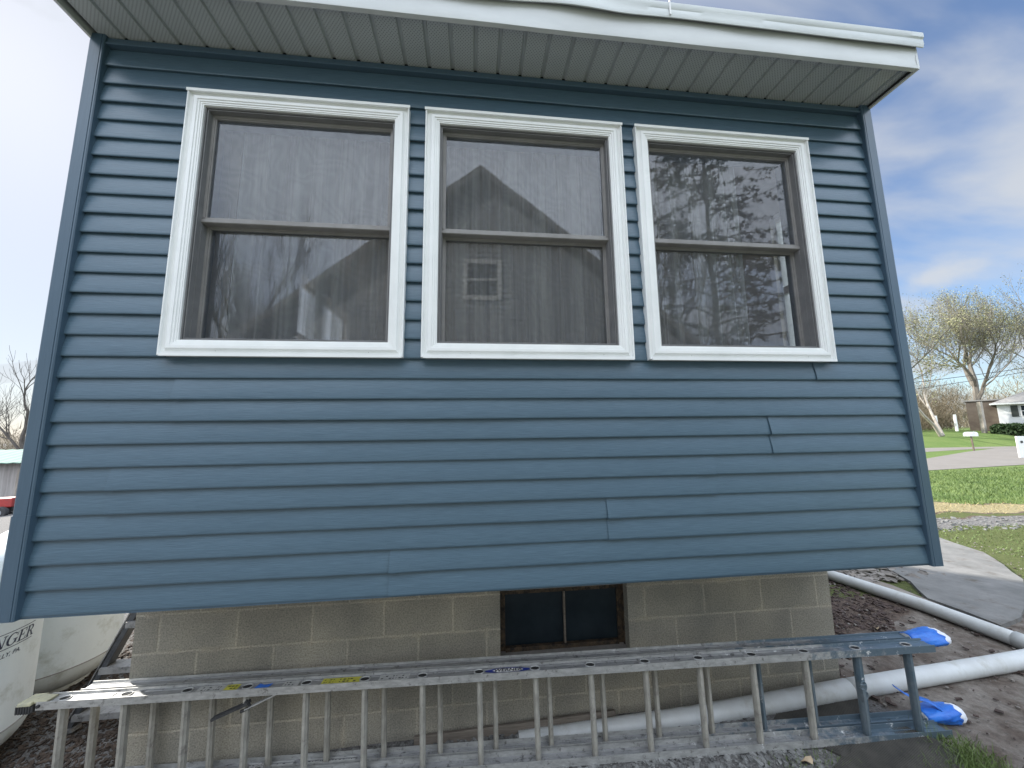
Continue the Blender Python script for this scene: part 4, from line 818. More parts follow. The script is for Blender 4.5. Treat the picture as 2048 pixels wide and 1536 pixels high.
for t in (0.115, 0.385, 0.655, 0.90):
    a = B0+(T0-B0)*t; x1_ = -0.055; mb = MB()
    mb.box((a.x-0.01, a.y-0.045, a.z-0.024), (x1_, a.y+0.045, a.z-0.020+0.02)); mb.box((a.x-0.01, a.y-0.050, a.z-0.034), (x1_, a.y-0.0455, a.z+0.001))
    mb.build('step', M['stepalu'], sl)
mb = MB(); mb.bar(B0+Vector((-0.05, -0.01, 0.0)), B0+Vector((0.06, -0.03, 0.03)), 0.05, 0.022); mb.build('foot', M['stepalu'], sl)

# ------------------------------------------------------------ gas tanks
def tank(cx, cy, z0, label, R_=0.38, Ht=1.27, text=True, grp='white gas tanks beside the house'):
    t = thing('gas_tank', label, 'gas tank', (cx, cy, z0), grp)
    prof = []; hd = 0.20; zb = 0.03
    for k in range(11): a = -math.pi/2+k/10*math.pi/2; prof.append((max(0.002, R_*math.cos(a)), zb+hd+hd*math.sin(a)))
    prof += [(R_*1.002, zb+hd+0.006), (R_*1.006, zb+hd+0.010), (R_*1.0, zb+hd+0.016)]
    prof += [(R_, Ht-hd-0.012), (R_*1.005, Ht-hd-0.006), (R_, Ht-hd)]
    for k in range(1, 12): a = k/11*math.pi/2; prof.append((max(0.002, R_*math.cos(a)), Ht-hd+hd*math.sin(a)))
    mb = MB(); mb.lathe(prof, (cx, cy, z0), 72); mb.build('body', M['tank'], t, smooth=True)
    mb = MB(); mb.lathe([(R_*0.60, 0.0), (R_*0.60, 0.11), (R_*0.62, 0.11), (R_*0.62, 0.0)], (cx, cy, z0), 40); mb.build('foot_ring', M['tank'], t)
    for zz_ in (zb+hd+0.011, Ht-hd-0.006):
        mb = MB(); mb.tube([(cx+R_*1.002*math.cos(a), cy+R_*1.002*math.sin(a), z0+zz_) for a in np.linspace(0, 2*math.pi, 73)], 0.0035, 6, False); mb.build('weld_seam', M['dark'] if False else M['shedwall'], t)
    mb = MB(); mb.lathe([(0.11, Ht-0.01), (0.12, Ht+0.10), (0.11, Ht+0.13), (0.05, Ht+0.16), (0.002, Ht+0.17)], (cx, cy, z0), 30); mb.build('valve_hood', M['tank'], t, smooth=True)
    if text:
        # angle of the tangent edge seen from the camera, lettering runs up to it
        dx, dy = cx-CAM.x, cy-CAM.y; D_ = math.hypot(dx, dy); base = math.atan2(-dy, -dx); edge = base+math.acos(R_/D_)
        def put(bodytxt, size, bold, shear, zc, ang_r, dr, name, rise=0.0, sx=1.0):
            v, f = text_mesh(bodytxt, size, bold, shear); xm = max(p[0] for p in v)*sx
            vs = []
            for x, y, z in v:
                a = ang_r-(xm-x*sx)/R_; 
                vs.append((cx+(R_+dr)*math.cos(a), cy+(R_+dr)*math.sin(a), z0+zc+y+rise*(x*sx-xm)))
            return MB().add(vs, f).build(name, M['tankink'], t)
        return t, put, edge, base
    return t, None, None, None

TC = (-1.115, 0.70, -1.12)
t1, put, _e, _b = tank(*TC, 'white gas tank with dark lettering, the nearer of the two beside the house')
# serif italic capitals drawn as strokes, cap height 1, each glyph (width, polygons)
def glyphs():
    G = {}
    s = 0.06
    G['N'] = (0.95, [[(.12, .04), (.20, .04), (.20, .96), (.12, .96)], [(.12, .98), (.30, .98), (.82, .0), (.66, .0)], [(.74, .04), (.82, .04), (.82, .96), (.74, .96)],
                     [(.0, 0), (.32, 0), (.32, s), (0, s)], [(.02, .94), (.26, .94), (.26, 1), (.02, 1)], [(.62, .94), (.94, .94), (.94, 1), (.62, 1)]])
    arc = [(.50+.46*math.cos(t), .5+.52*math.sin(t)) for t in np.linspace(R(42), R(318), 22)]; inn = [(.52+.29*math.cos(t), .5+.44*math.sin(t)) for t in np.linspace(R(318), R(50), 22)]
    gp = [[arc[i], arc[i+1], inn[20-i], inn[21-i]] for i in range(21)]
    G['G'] = (1.0, gp+[[(.72, .10), (.90, .10), (.90, .44), (.72, .44)], [(.58, .42), (.98, .42), (.98, .48), (.58, .48)], [(.84, .66), (.90, .66), (.90, .98), (.86, .98)]])
    G['E'] = (0.82, [[(.12, 0), (.30, 0), (.30, 1), (.12, 1)], [(.02, .93), (.74, .93), (.74, 1), (.02, 1)], [(.02, 0), (.78, 0), (.78, .07), (.02, .07)], [(.30, .47), (.56, .47), (.56, .54), (.30, .54)],
                     [(.66, .74), (.74, .70), (.74, .93), (.68, .93)], [(.70, .07), (.78, .07), (.78, .30), (.74, .30)], [(.52, .38), (.57, .38), (.57, .64), (.52, .64)]])
    ra = [(.44+.34*math.cos(t), .74+.26*math.sin(t)) for t in np.linspace(R(90), R(-90), 12)]; ri = [(.42+.18*math.cos(t), .74+.19*math.sin(t)) for t in np.linspace(R(90), R(-90), 12)]
    G['R'] = (0.92, [[(.12, 0), (.30, 0), (.30, 1), (.12, 1)], [(.02, .93), (.46, .93), (.46, 1), (.02, 1)], [(.28, .48), (.44, .48), (.44, .55), (.28, .55)], [(.02, 0), (.40, 0), (.40, s), (.02, s)],
                     [(.40, .50), (.56, .50), (.86, .06), (.66, .06)], [(.62, 0), (.94, 0), (.94, s), (.62, s)]]+[[ra[i], ra[i+1], ri[i+1], ri[i]] for i in range(11)])
    return G
GL = glyphs(); cap = 0.060
def on_tank(u_, z_, dr=0.0012):  # u_ = arc length from angle 0
    a = u_/0.38; return (TC[0]+(0.38+dr)*math.cos(a), TC[1]+(0.38+dr)*math.sin(a), z_)
mb = MB(); tot = sum(GL[c][0] for c in 'NGER')*cap*0.94; u_ = 0.38*R(18.5)-tot; zb_ = -0.420
for c in 'NGER':
    wd_, polys = GL[c]
    for p in polys:
        mb.add([on_tank(u_+(x+0.25*y)*cap*0.94, zb_+y*cap) for x, y in p], [tuple(range(len(p)))])
    u_ += wd_*cap*0.94
uu = u_-tot
for z_, a0, a1 in ((zb_+cap*1.17, 0, 1.06), (zb_-cap*0.20, 0, 0.98)):
    us = np.linspace(uu+tot*a0, uu+tot*a1, 10)
    for i in range(9): mb.add([on_tank(us[i], z_), on_tank(us[i+1], z_), on_tank(us[i+1], z_+0.0035), on_tank(us[i], z_+0.0035)], [(0, 1, 2, 3)])
mb.build('lettering', M['tankink'], t1); mb = MB()
v, f = text_mesh('BALLY, PA.', 0.032, 0.0003, 0.3); xm = max(p[0] for p in v)
mb.add([on_tank(0.38*R(8)-(xm-x)*0.95, zb_-0.045+y, 0.0012) for x, y, z in v], f)
mb.build('lettering', M['tankink'], t1)
tank(-1.31, 1.52, -1.13, 'streaky white gas tank without lettering, behind the lettered one')

# ------------------------------------------------------------ drain pipe
pp = thing('drain_pipe', 'fat white plastic drain pipe lying on the ground and bending beside the house corner', 'pipe', (5.9, 0.5, -0.97))
def pipe(pts, name='pipe', rad=0.054, rib=False):
    P = []
    for i in range(len(pts)-1):
        a, b = Vector(pts[i]), Vector(pts[i+1]); k = max(2, int((b-a).length/(0.0045 if rib else 0.1)))
        P += [a+(b-a)*j/k for j in range(k)]
    P.append(Vector(pts[-1])); rr = [rad+(0.0018 if (rib and j % 2) else 0) for j in range(len(P))]
    mb = MB(); mb.tube(P, rr, 28); return mb.build(name, M['pipe'], pp, smooth=True)
pipe([(2.15, 0.495, -1.035), (3.2, 0.460, -0.970), (4.28, 0.487, -0.918)], rib=True)
pipe([(4.28, 0.487, -0.918), (4.9, 0.525, -0.912), (5.56, 0.570, -0.912), (6.03, 0.61, -0.912)])
pipe([(5.74, 3.6, -0.90), (5.93, 2.11, -0.908), (6.08, 1.37, -0.91), (6.10, 0.76, -0.91)])
mb = MB(); mb.tube([(5.95, 0.602, -0.912), (6.05, 0.612, -0.912), (6.095, 0.66, -0.912), (6.10, 0.72, -0.912), (6.10, 0.80, -0.91)], 0.060, 28); mb.build('elbow', M['pipe'], pp, smooth=True)

# ------------------------------------------------------------ things on the ground
mb = MB(); mb.bar((1.55, 0.535, -1.005), (2.74, 0.530, -0.965), 0.030, 0.055, (0, 0.25, 1), 0.003)
o = mb.build('wooden_board', M['board'], origin=(2.1, 0.53, -0.99)); tag(o, 'weathered wooden strip lying against the foot of the block wall', 'board')
def ribbed_mat(name, c, ang, L_, Wd, label, lift):
    mb = MB(); n_ = int(Wd/0.012); ca, sa = math.cos(ang), math.sin(ang)
    def P(a, b, h):
        x = c[0]+a*ca-b*sa; y = c[1]+a*sa+b*ca; return (x, y, Hf(x, y)+lift+h+0.006*math.sin(a*6+b*3))
    ns = 14; vs = []; prof = []
    for i in range(n_):
        b0 = -Wd/2+Wd*i/n_; prof += [(b0, 0.004), (b0+0.002, 0.009), (b0+0.008, 0.009), (b0+0.010, 0.004)]
    prof = [(-Wd/2, -0.004)]+prof+[(Wd/2, -0.004)]
    for j in range(ns+1):
        a = -L_/2+L_*j/ns
        vs += [P(a+0.004*math.sin(b*19), b, h) for b, h in prof]
    m_ = len(prof); fs = [(j*m_+k, (j+1)*m_+k, (j+1)*m_+k+1, j*m_+k+1) for j in range(ns) for k in range(m_-1)]
    mb.add(vs, fs); o = mb.build(name, M['mat'], origin=(c[0], c[1], Hf(*c))); q = o.modifiers.new('s', 'SOLIDIFY'); q.thickness = 0.003
    tag(o, label, 'mat'); return o
ribbed_mat('rubber_mat', (4.06, 0.045), R(-62), 0.36, 0.62, 'dark ribbed rubber mat in front of the ladder beside the grass tuft', 0.010)
ribbed_mat('rubber_mat', (3.97, 0.40), R(-55), 0.34, 0.60, 'dark ribbed rubber mat behind the ladder, under the drain pipe', 0.004)

OCT = np.array([[1, 0, 0], [0, 1, 0], [-1, 0, 0], [0, -1, 0], [0, 0, 1], [0, 0, -1]], float)
OF = np.array([[0, 1, 4], [1, 2, 4], [2, 3, 4], [3, 0, 4], [1, 0, 5], [2, 1, 5], [3, 2, 5], [0, 3, 5]])
CUBE = np.array([[x, y, z] for x in (-.8, .8) for y in (-.8, .8) for z in (-.7, .7)], float); CF4 = [[0, 1, 3, 2], [4, 6, 7, 5], [0, 4, 5, 1], [2, 3, 7, 6], [0, 2, 6, 4], [1, 5, 7, 3]]
def scatter(name, n, region, smin, smax, flat, m, lift=0.0, cube=False, long=1.0, seed=1):
    g = np.random.default_rng(seed); x, y = region(g, n); n = len(x)
    z = H(x, y)+lift; base = CUBE if cube else OCT; nb = len(base)
    s = (smin+(smax-smin)*g.random(n)**2.2)[:, None, None]
    v = base[None]*(1+g.uniform(-.35, .35, (n, nb, 3)))*s*np.array([long, 1, flat])[None, None]
    a = g.uniform(0, 6.28, n); tilt = g.normal(0, 0.30, n); ca, sa = np.cos(a), np.sin(a); ct, st = np.cos(tilt), np.sin(tilt)
    vx, vy, vz = v[..., 0], v[..., 1], v[..., 2]
    vx, vz = vx*ct[:, None]-vz*st[:, None], vx*st[:, None]+vz*ct[:, None]
    X = vx*ca[:, None]-vy*sa[:, None]+x[:, None]; Y = vx*sa[:, None]+vy*ca[:, None]+y[:, None]; Z = vz+z[:, None]+s[:, :, 0]*flat*0.3
    V = np.stack([X, Y, Z], -1).reshape(-1, 3)
    F = np.array(CF4 if cube else OF); F = (F[None]+(np.arange(n)*nb)[:, None, None]).reshape(-1, F.shape[1])
    me = bpy.data.meshes.new(name); me.from_pydata(V.tolist(), [], F.tolist()); me.update(); me.materials.append(m)
    o = bpy.data.objects.new(name, me); scene.collection.objects.link(o); return o
def rect(x0, x1, y0, y1): return lambda g, n: (g.uniform(x0, x1, n), g.uniform(y0, y1, n))
def tri_region(f):
    def q(g, n):
        X, Y = f(g, n); return X, Y
    return q
def grav_reg(g, n):
    x = g.uniform(0.9, 3.95, n); y = g.uniform(-0.25, 0.55, n); k = x < 3.62+0.5*(0.3-y)*0.5; return x[k], y[k]
o = scatter('gravel', 9500, grav_reg, 0.004, 0.017, 0.7, M['gravel'], seed=2, cube=True); tag(o, 'crushed grey gravel in front of and under the long ladder', 'gravel', kind='stuff')
o = scatter('mulch', 20000, rect(-2.2, 0.6, 0.1, 2.4), 0.003, 0.012, 0.6, M['mulch'], seed=3, cube=True, long=1.7); tag(o, 'dark brown mulch and chips on the ground below the tanks', 'mulch', kind='stuff')
def cin_reg(g, n):
    x = g.uniform(4.3, 5.95, n); y = g.uniform(0.6, 3.4, n); k = (y > 0.9+0.7*(x-4.6)*0.55+0.12*np.sin(x*9)) ; return x[k], y[k]
o = scatter('cinders', 9000, cin_reg, 0.004, 0.018, 0.6, M['cinder'], seed=4, cube=True, long=1.3); tag(o, 'dark brown cinders on the soil right of the foundation', 'cinders', kind='stuff')
o = scatter('slate_chips', 900, lambda g, n: (g.uniform(6.0, 7.3, n)+0.0, g.uniform(2.0, 4.0, n)), 0.02, 0.06, 0.22, M['slate'], seed=5, cube=True, lift=0.02); tag(o, 'flat broken slate chips piled behind the drain pipe', 'slate chips', kind='stuff')
o = scatter('stone_crumbs', 2600, rect(4.2, 9.5, -0.6, 3.4), 0.003, 0.011, 0.6, M['slate'], seed=6, cube=True, lift=0.01); tag(o, 'small stones and crumbs strewn over the slabs and soil', 'stones', kind='stuff')
o = scatter('stone_crumbs', 800, rect(4.2, 8.5, -0.6, 2.6), 0.004, 0.016, 0.5, M['cinder'], seed=16, cube=True, lift=0.012, long=1.6); tag(o, 'dark soil crumbs strewn over the slabs and soil', 'stones', kind='stuff')
def roadstrip(g, n):
    x = g.uniform(8, 18, n); y = g.uniform(2, 8, n); t = depth_t(x, y)-0.05*(x-12); k = (t > 6.45) & (t < 7.3); return x[k], y[k]
o = scatter('gravel', 9000, roadstrip, 0.01, 0.035, 0.6, M['gravel'], seed=7, cube=True); tag(o, 'strip of grey gravel between the moss and the lawn', 'gravel', kind='stuff')
for i, (x, y, s_, lab) in enumerate(((3.60, 0.10, .03, 'dry curled leaf on the gravel at the mat corner'), (4.75, 1.05, .022, 'small pale leaf scrap on the soil beside the drain pipe'), (5.3, 1.15, .02, 'tiny pale leaf scrap lying on the dark cinders'))):
    mb = MB(); z = Hf(x, y)+0.02; pts = [(x+s_*math.cos(a)*(1+.3*math.sin(3*a)), y+s_*.6*math.sin(a), z+0.010*math.sin(2*a+i)) for a in np.linspace(0, 2*math.pi, 10)[:-1]]
    mb.add(pts+[(x, y, z-0.004)], [(k, (k+1) % 9, 9) for k in range(9)]); o = mb.build('dead_leaf', M['leaf'], origin=(x, y, z-0.02)); q = o.modifiers.new('s', 'SOLIDIFY'); q.thickness = 0.001; tag(o, lab, 'leaf')
# bigger stones
for i, (x, y, s_, lab) in enumerate(((6.02, 2.28, 0.10, 'flat dark stone lying just behind the drain pipe'), (6.55, 2.35, 0.09, 'pale flat stone at the edge of the slab path'), (3.35, -0.03, 0.03, 'pale grey stone in the gravel by the ladder foot rail'))):
    g = np.random.default_rng(40+i); b = CUBE*(1+g.uniform(-.3, .3, CUBE.shape))*np.array([s_*1.4, s_, s_*.35]); z = Hf(x, y)+s_*.3
    mb = MB(); mb.add([(x+p[0], y+p[1], z+p[2]) for p in b], CF4); o = mb.build('stone', M['cinder'] if i == 0 else M['slate'], origin=(x, y, z-s_*.3), bevel=0.008); tag(o, lab, 'stone')

def blades(name, n, region, h0, h1, wd, m, label, lean=0.5, seed=1, cat='grass'):
    g = np.random.default_rng(seed); x, y = region(g, n); n = len(x); z = H(x, y)
    h = g.uniform(h0, h1, n); a = g.uniform(0, 6.28, n); ln = g.normal(0, lean, (n, 2))*h[:, None]
    dx = np.cos(a)*wd/2; dy = np.sin(a)*wd/2
    A = np.stack([x-dx, y-dy, z], -1); B = np.stack([x+dx, y+dy, z], -1)
    C_ = np.stack([x+dx*.7+ln[:, 0]*.4, y+dy*.7+ln[:, 1]*.4, z+h*.6], -1); D = np.stack([x-dx*.7+ln[:, 0]*.4, y-dy*.7+ln[:, 1]*.4, z+h*.6], -1); E_ = np.stack([x+ln[:, 0], y+ln[:, 1], z+h], -1)
    V = np.stack([A, B, C_, D, E_], 1).reshape(-1, 3); i = np.arange(n)*5
    F = [tuple(q) for q in np.stack([i, i+1, i+2, i+3], -1).tolist()]+[tuple(q) for q in np.stack([i+3, i+2, i+4], -1).tolist()]
    me = bpy.data.meshes.new(name); me.from_pydata(V.tolist(), [], F); me.update(); me.materials.append(m)
    o = bpy.data.objects.new(name, me); scene.collection.objects.link(o); tag(o, label, cat, kind='stuff'); return o
def tuft(g, n):
    k = g.random(n) < 0.6; x = np.where(k, g.normal(4.42, 0.07, n), g.normal(4.25, 0.11, n)); y = np.where(k, g.normal(0.0, 0.07, n), g.normal(-0.10, 0.06, n)); return x, y
blades('grass_tuft', 1400, tuft, 0.02, 0.065, 0.0035, M['blade'], 'bright green grass tuft growing beside the front ribbed mat', seed=5)
blades('grass_tuft', 260, lambda g, n: (g.normal(3.62, 0.10, n), g.normal(0.10, 0.05, n)), 0.01, 0.03, 0.003, M['blade'], 'thin weeds sprouting in the gravel at the left of the mat', seed=6)
blades('grass_tuft', 250, lambda g, n: (g.normal(0.05, 0.12, n), g.normal(2.2, 0.2, n)), 0.05, 0.16, 0.01, M['blade'], 'green weeds between the step ladder and the foundation', seed=8)
def lawnreg(g, n):
    x = g.uniform(11, 34, n); y = g.uniform(4, 13, n)**1.0; t = depth_t(x, y)+fbm(x, y, .9, 3)*0.9-0.05*(x-12); k = (t > 8.5) & (y < 0.1*x+9.0) ; return x[k], y[k]
blades('grass', 90000, lawnreg, 0.035, 0.085, 0.014, M['blade'], 'sunlit green lawn beyond the gravel strip', seed=9)
def strawreg(g, n):
    x = g.uniform(10, 20, n); y = g.uniform(3, 9, n); t = depth_t(x, y)+fbm(x, y, .9, 3)*0.9-0.05*(x-12); k = (t > 7.5) & (t < 8.7); return x[k], y[k]
blades('dry_grass', 5000, strawreg, 0.02, 0.06, 0.012, M['straw'], 'straw coloured cut grass along the near edge of the lawn', lean=1.2, seed=10, cat='dry grass')
def mossreg(g, n):
    x = g.uniform(6.5, 14, n); y = g.uniform(0.8, 6, n); t = depth_t(x, y)+fbm(x, y, .9, 3)*0.9-0.05*(x-12); k = (t > 4.4) & (t < 6.6); 
    inp = (x < 9.1) & (y > 1.0+0.9*(x-6.6)*0.0) & (y < 3.45) & ((y-1.1) > (x-6.7)*0.90-0.75)
    k &= ~inp; return x[k], y[k]
blades('moss', 16000, mossreg, 0.01, 0.028, 0.010, M['blade'], 'short mossy grass between the slab path and the gravel strip', lean=0.9, seed=12, cat='moss')

# ------------------------------------------------------------ trees
def branch_tree(base, height, r0, levels, seed, spread=0.6, lean=(0, 0), first=0.25, shrink=0.70, kids=(3, 4), up_=0.25, wob=0.12):
    """returns trunk MB segments and the twig tips"""
    r_ = random.Random(seed); mb = MB(); tips = []
    def grow(p, d, L_, rad, lev):
        n_ = 4 if lev < 2 else 3; pts = [p]; rads = [rad]; q = p.copy(); dd = d.copy()
        for i in range(n_):
            dd = (dd+Vector((r_.gauss(0, wob), r_.gauss(0, wob), r_.gauss(0, wob*.6)+up_*0.12*lev))).normalized(); q = q+dd*(L_/n_); pts.append(q.copy()); rads.append(rad*(1-0.42*(i+1)/n_))
        mb.tube(pts, rads, 7 if lev == 0 else (5 if lev < 2 else 3), cap=False)
        if lev >= levels: tips.extend(pts[1:]); return
        k = r_.randint(*kids)
        for j in range(k):
            t = r_.uniform(first if lev == 0 else 0.3, 1.0) if j else 1.0
            f_ = t*n_; i0 = min(n_-1, int(f_)); pp_ = pts[i0]+(pts[i0+1]-pts[i0])*(f_-i0)
            a = r_.uniform(0, 2*math.pi); sp = spread*r_.uniform(0.6, 1.25)*((0.2 if lev == 0 else 0.45) if j == 0 else 1)
            u_ = dd.cross(Vector((0.3, 0.2, 1))).normalized() if abs(dd.z) < 0.98 else Vector((1, 0, 0)); v_ = dd.cross(u_)
            nd = (dd*math.cos(sp)+(u_*math.cos(a)+v_*math.sin(a))*math.sin(sp)).normalized()
            grow(pp_, nd, L_*shrink*r_.uniform(0.8, 1.15), max(0.006, rad*(0.62 if j == 0 else 0.45)), lev+1)
    grow(Vector(base), Vector((lean[0], lean[1], 1)).normalized(), height, r0, 0)
    return mb, tips
def leaf_cloud(tips, n, size, jit, seed, m, name, root, droop=0):
    g = np.random.default_rng(seed); tp = np.array([tuple(t) for t in tips]); c = tp[g.integers(0, len(tp), n)]+g.normal(0, jit, (n, 3))
    d1 = g.normal(0, 1, (n, 3)); d1 /= np.linalg.norm(d1, axis=1)[:, None]; d2 = np.cross(d1, g.normal(0, 1, (n, 3))); d2 /= np.linalg.norm(d2, axis=1)[:, None]
    s = size*g.uniform(0.5, 1.4, (n, 1)); V = np.stack([c-d1*s, c+d2*s*.6, c+d1*s, c-d2*s*.6], 1).reshape(-1, 3)
    off = np.array(root.location); V = V-off
    me = bpy.data.meshes.new(name); me.from_pydata(V.tolist(), [], (np.arange(n)[:, None]*4+np.arange(4)[None]).tolist()); me.update(); me.materials.append(m)
    o = bpy.data.objects.new(name, me); scene.collection.objects.link(o); o.parent = root; return o
def tree(name, label, base, height, r0, levels, seed, barkm, leafm=None, nleaf=0, lsize=0.1, jit=0.2, grp=None, crown='crown', **kw):
    t = thing(name, label, 'tree', base, grp); mb, tips = branch_tree(base, height, r0, levels, seed, **kw)
    mb.build('trunk', barkm, t)
    if leafm: leaf_cloud(tips, nleaf, lsize, jit, seed, leafm, crown, t)
    return t
tree('maple_tree', 'tall broad maple with yellow-green spring buds beside the white house across the road', (57.4, 32.8, 0.0), 5.2, 0.42, 6, 21, M['bark'], M['buds'], 20000, 0.06, 0.22, spread=0.60, shrink=0.76, kids=(4, 4), lean=(0.02, -0.16), first=0.55, up_=0.35)
tree('maple_tree', 'budding tree behind the white house at the right edge', (66.5, 33.5, 0.2), 5.5, 0.36, 6, 33, M['bark'], M['buds'], 16000, 0.06, 0.22, spread=0.6, shrink=0.76, kids=(4, 4), lean=(0.0, -0.14), first=0.4, up_=0.35)
tree('sycamore_tree', 'pale leaning sycamore trunk with bare twigs near the road, left of the big maple', (46.2, 28.6, -0.1), 4.8, 0.15, 5, 5, M['barkpale'], M['buds'], 1500, 0.08, 0.2, lean=(-0.42, 0.15), spread=0.5, shrink=0.72, first=0.55)
tree('sycamore_tree', 'pale upright sycamore trunk forking beside the leaning one', (46.35, 28.5, -0.1), 4.6, 0.13, 5, 8, M['barkpale'], M['buds'], 1500, 0.08, 0.2, lean=(0.08, 0.1), spread=0.5, shrink=0.72, first=0.6)
tree('bare_tree', 'thin budding tree rising behind the sycamores, next to the house corner', (47.5, 33.5, 0.0), 5.0, 0.28, 5, 14, M['bark'], M['buds'], 3500, 0.09, 0.2, lean=(-0.1, 0.1), spread=0.55, shrink=0.75, first=0.4)
# brown brushwood beyond
def brush(name, label, boxes, n, size, m, seed, cat):
    g = np.random.default_rng(seed); Vs = []; nb = 0
    for (x0, x1, y0, y1, h) in boxes:
        k = int(n/len(boxes)); x = g.uniform(x0, x1, k); y = g.uniform(y0, y1, k); hz = h*(0.65+0.35*np.sin(x*0.9+seed)+g.normal(0, .08, k)); z = H(x, y)+np.abs(g.random(k)**0.8)*hz
        d = np.stack([g.normal(0, .45, k), g.normal(0, .45, k), g.uniform(.3, 1, k)], -1); L_ = g.uniform(0.4, 1.6, k)[:, None]*size*5; wv = np.stack([np.cos(g.uniform(0, 6, k)), np.sin(g.uniform(0, 6, k)), g.normal(0, .2, k)], -1)*size*0.12
        p = np.stack([x, y, z], -1); Vs.append(np.stack([p-wv, p+wv, p+d*L_], 1))
    V = np.concatenate(Vs).reshape(-1, 3); nn = len(V)//3
    me = bpy.data.meshes.new(name); me.from_pydata(V.tolist(), [], (np.arange(nn)[:, None]*3+np.arange(3)[None]).tolist()); me.update(); me.materials.append(m)
    o = bpy.data.objects.new(name, me); scene.collection.objects.link(o); tag(o, label, cat, kind='stuff'); return o
brush('brushwood', 'tangled brown brush and saplings behind the sycamores across the road', [(40, 56, 33.5, 42, 6.0), (56, 62, 36, 44, 5.5)], 60000, 0.12, M['brush'], 3, 'brush')
brush('far_woods', 'hazy brown tree line on the horizon', [(-140, -50, 60, 110, 5.5), (60, 150, 60, 100, 9), (90, 150, 30, 60, 9)], 60000, 0.35, M['brush'], 6, 'woods')
# left: bare tree behind the shed
tree('bare_tree', 'bare dark leafless tree behind the green-roofed shed', (-34.5, 33.0, -2.8), 3.3, 0.24, 5, 17, M['barkdark'], spread=0.55, shrink=0.76, kids=(3, 4), first=0.35, lean=(0.0, 0), up_=0.3)
tree('bare_tree', 'smaller bare leafless tree at the far left beside the taller bare one', (-38.6, 32.5, -2.8), 2.5, 0.18, 5, 29, M['barkdark'], spread=0.6, shrink=0.75, kids=(3, 4), first=0.3)
brush('hedgerow', 'low dark hedgerow on the far side of the yard behind the shed', [(-46, -24, 38, 44, 2.6)], 7000, 0.16, M['brush'], 9, 'hedgerow')

# ------------------------------------------------------------ across the road: white house, brick wall, hedge, mailbox, sign, posts
hx, hy, hz = 54.0, 29.15, 0.20
wh = thing('white_house', 'white clapboard house with grey shingle roof and dark shutters across the road', 'house', (hx+5, hy+3, hz))
# axes: front wall faces the camera side
fd = Vector((0.50, -0.866, 0)).normalized(); bd = Vector((0.866, 0.50, 0)).normalized()
def HP(a, b, z): return Vector((hx, hy, hz))+fd*a+bd*b+Vector((0, 0, z))
def hbox(mb, a0, a1, b0, b1, z0, z1):
    return mb.add([HP(a0, b0, z0), HP(a1, b0, z0), HP(a1, b1, z0), HP(a0, b1, z0), HP(a0, b0, z1), HP(a1, b0, z1), HP(a1, b1, z1), HP(a0, b1, z1)], [(0, 3, 2, 1), (4, 5, 6, 7), (0, 1, 5, 4), (1, 2, 6, 5), (2, 3, 7, 6), (3, 0, 4, 7)])
mb = MB(); 
for k in range(22):
    z = k*0.13; mb.add([HP(0, 0-0.02, z), HP(12, -0.02, z), HP(12, 0, z+0.13), HP(0, 0, z+0.13)], [(0, 1, 2, 3)])
hbox(mb, 0, 12, 0.001, 8, -0.5, 2.86); wl = mb.build('wall', M['hwhite'], wh)
mb = MB(); mb.add([HP(-0.35, -0.4, 2.80), HP(12.4, -0.4, 2.80), HP(12.4, 8.4, 2.80), HP(-0.35, 8.4, 2.80), HP(3.2, 4, 4.75), HP(9.2, 4, 4.75), HP(-0.35, -0.4, 2.72), HP(12.4, -0.4, 2.72), HP(12.4, 8.4, 2.72), HP(-0.35, 8.4, 2.72)],
    [(0, 1, 5, 4), (1, 2, 5), (2, 3, 4, 5), (3, 0, 4), (9, 8, 7, 6)]); mb.build('roof', M['hroof'], wh)
mb = MB(); hbox(mb, -0.36, 12.41, -0.46, -0.40, 2.66, 2.80); hbox(mb, -0.42, -0.36, -0.46, 8.4, 2.66, 2.80); mb.build('fascia', M['hwhite'], wh)
for a in (1.33, 5.2):
    mb = MB(); hbox(mb, a, a+1.0, -0.06, -0.02, 1.45, 2.55); wn = mb.build('window', M['hwhite'], wh)
    for z0, z1 in ((1.52, 1.96), (2.02, 2.49)): mb = MB(); hbox(mb, a+0.08, a+0.92, -0.075, -0.062, z0, z1); mb.build('pane', M['bglass'], wn)
    for q in (-0.52, 1.06):
        mb = MB(); hbox(mb, a+q, a+q+0.42, -0.07, -0.025, 1.45, 2.55); mb.build('shutter', M['shutter'], wh)
def PX(x, y, D): 
    d = fw*F_PX+r2*(x-1024)+u2*(768-y); return CAM+d/F_PX*D
# ivy-brown garage wall between the maple and the house
c = Vector((54.6, 31.8, 0.1)); bs = thing('brick_shed', 'low reddish brown brick outbuilding between the maple trunk and the white house', 'shed', c)
def obox(mb, o_, a, b, da, db, z0, z1):
    p = [o_, o_+a*da, o_+a*da+b*db, o_+b*db]; return mb.add([q+Vector((0, 0, z0)) for q in p]+[q+Vector((0, 0, z1)) for q in p], [(0, 3, 2, 1), (4, 5, 6, 7), (0, 1, 5, 4), (1, 2, 6, 5), (2, 3, 7, 6), (3, 0, 4, 7)])
mb = MB(); obox(mb, c, fd, bd, 3.4, 3.2, -0.3, 3.3); mb.build('wall', M['brick'], bs)
mb = MB(); obox(mb, c-fd*.1-bd*.1, fd, bd, 3.6, 3.4, 3.3, 3.42); mb.build('roof', M['hroof'], bs)
mb = MB(); p0 = HP(-1.0, -0.9, -0.4); mb.bar(p0, p0+Vector((0, 0, 3.4)), 0.28, 0.28, (1, 0, 0)); o = mb.build('wooden_post', M['barkpale'], origin=tuple(p0)); tag(o, 'tall pale wooden post just left of the white house', 'post')
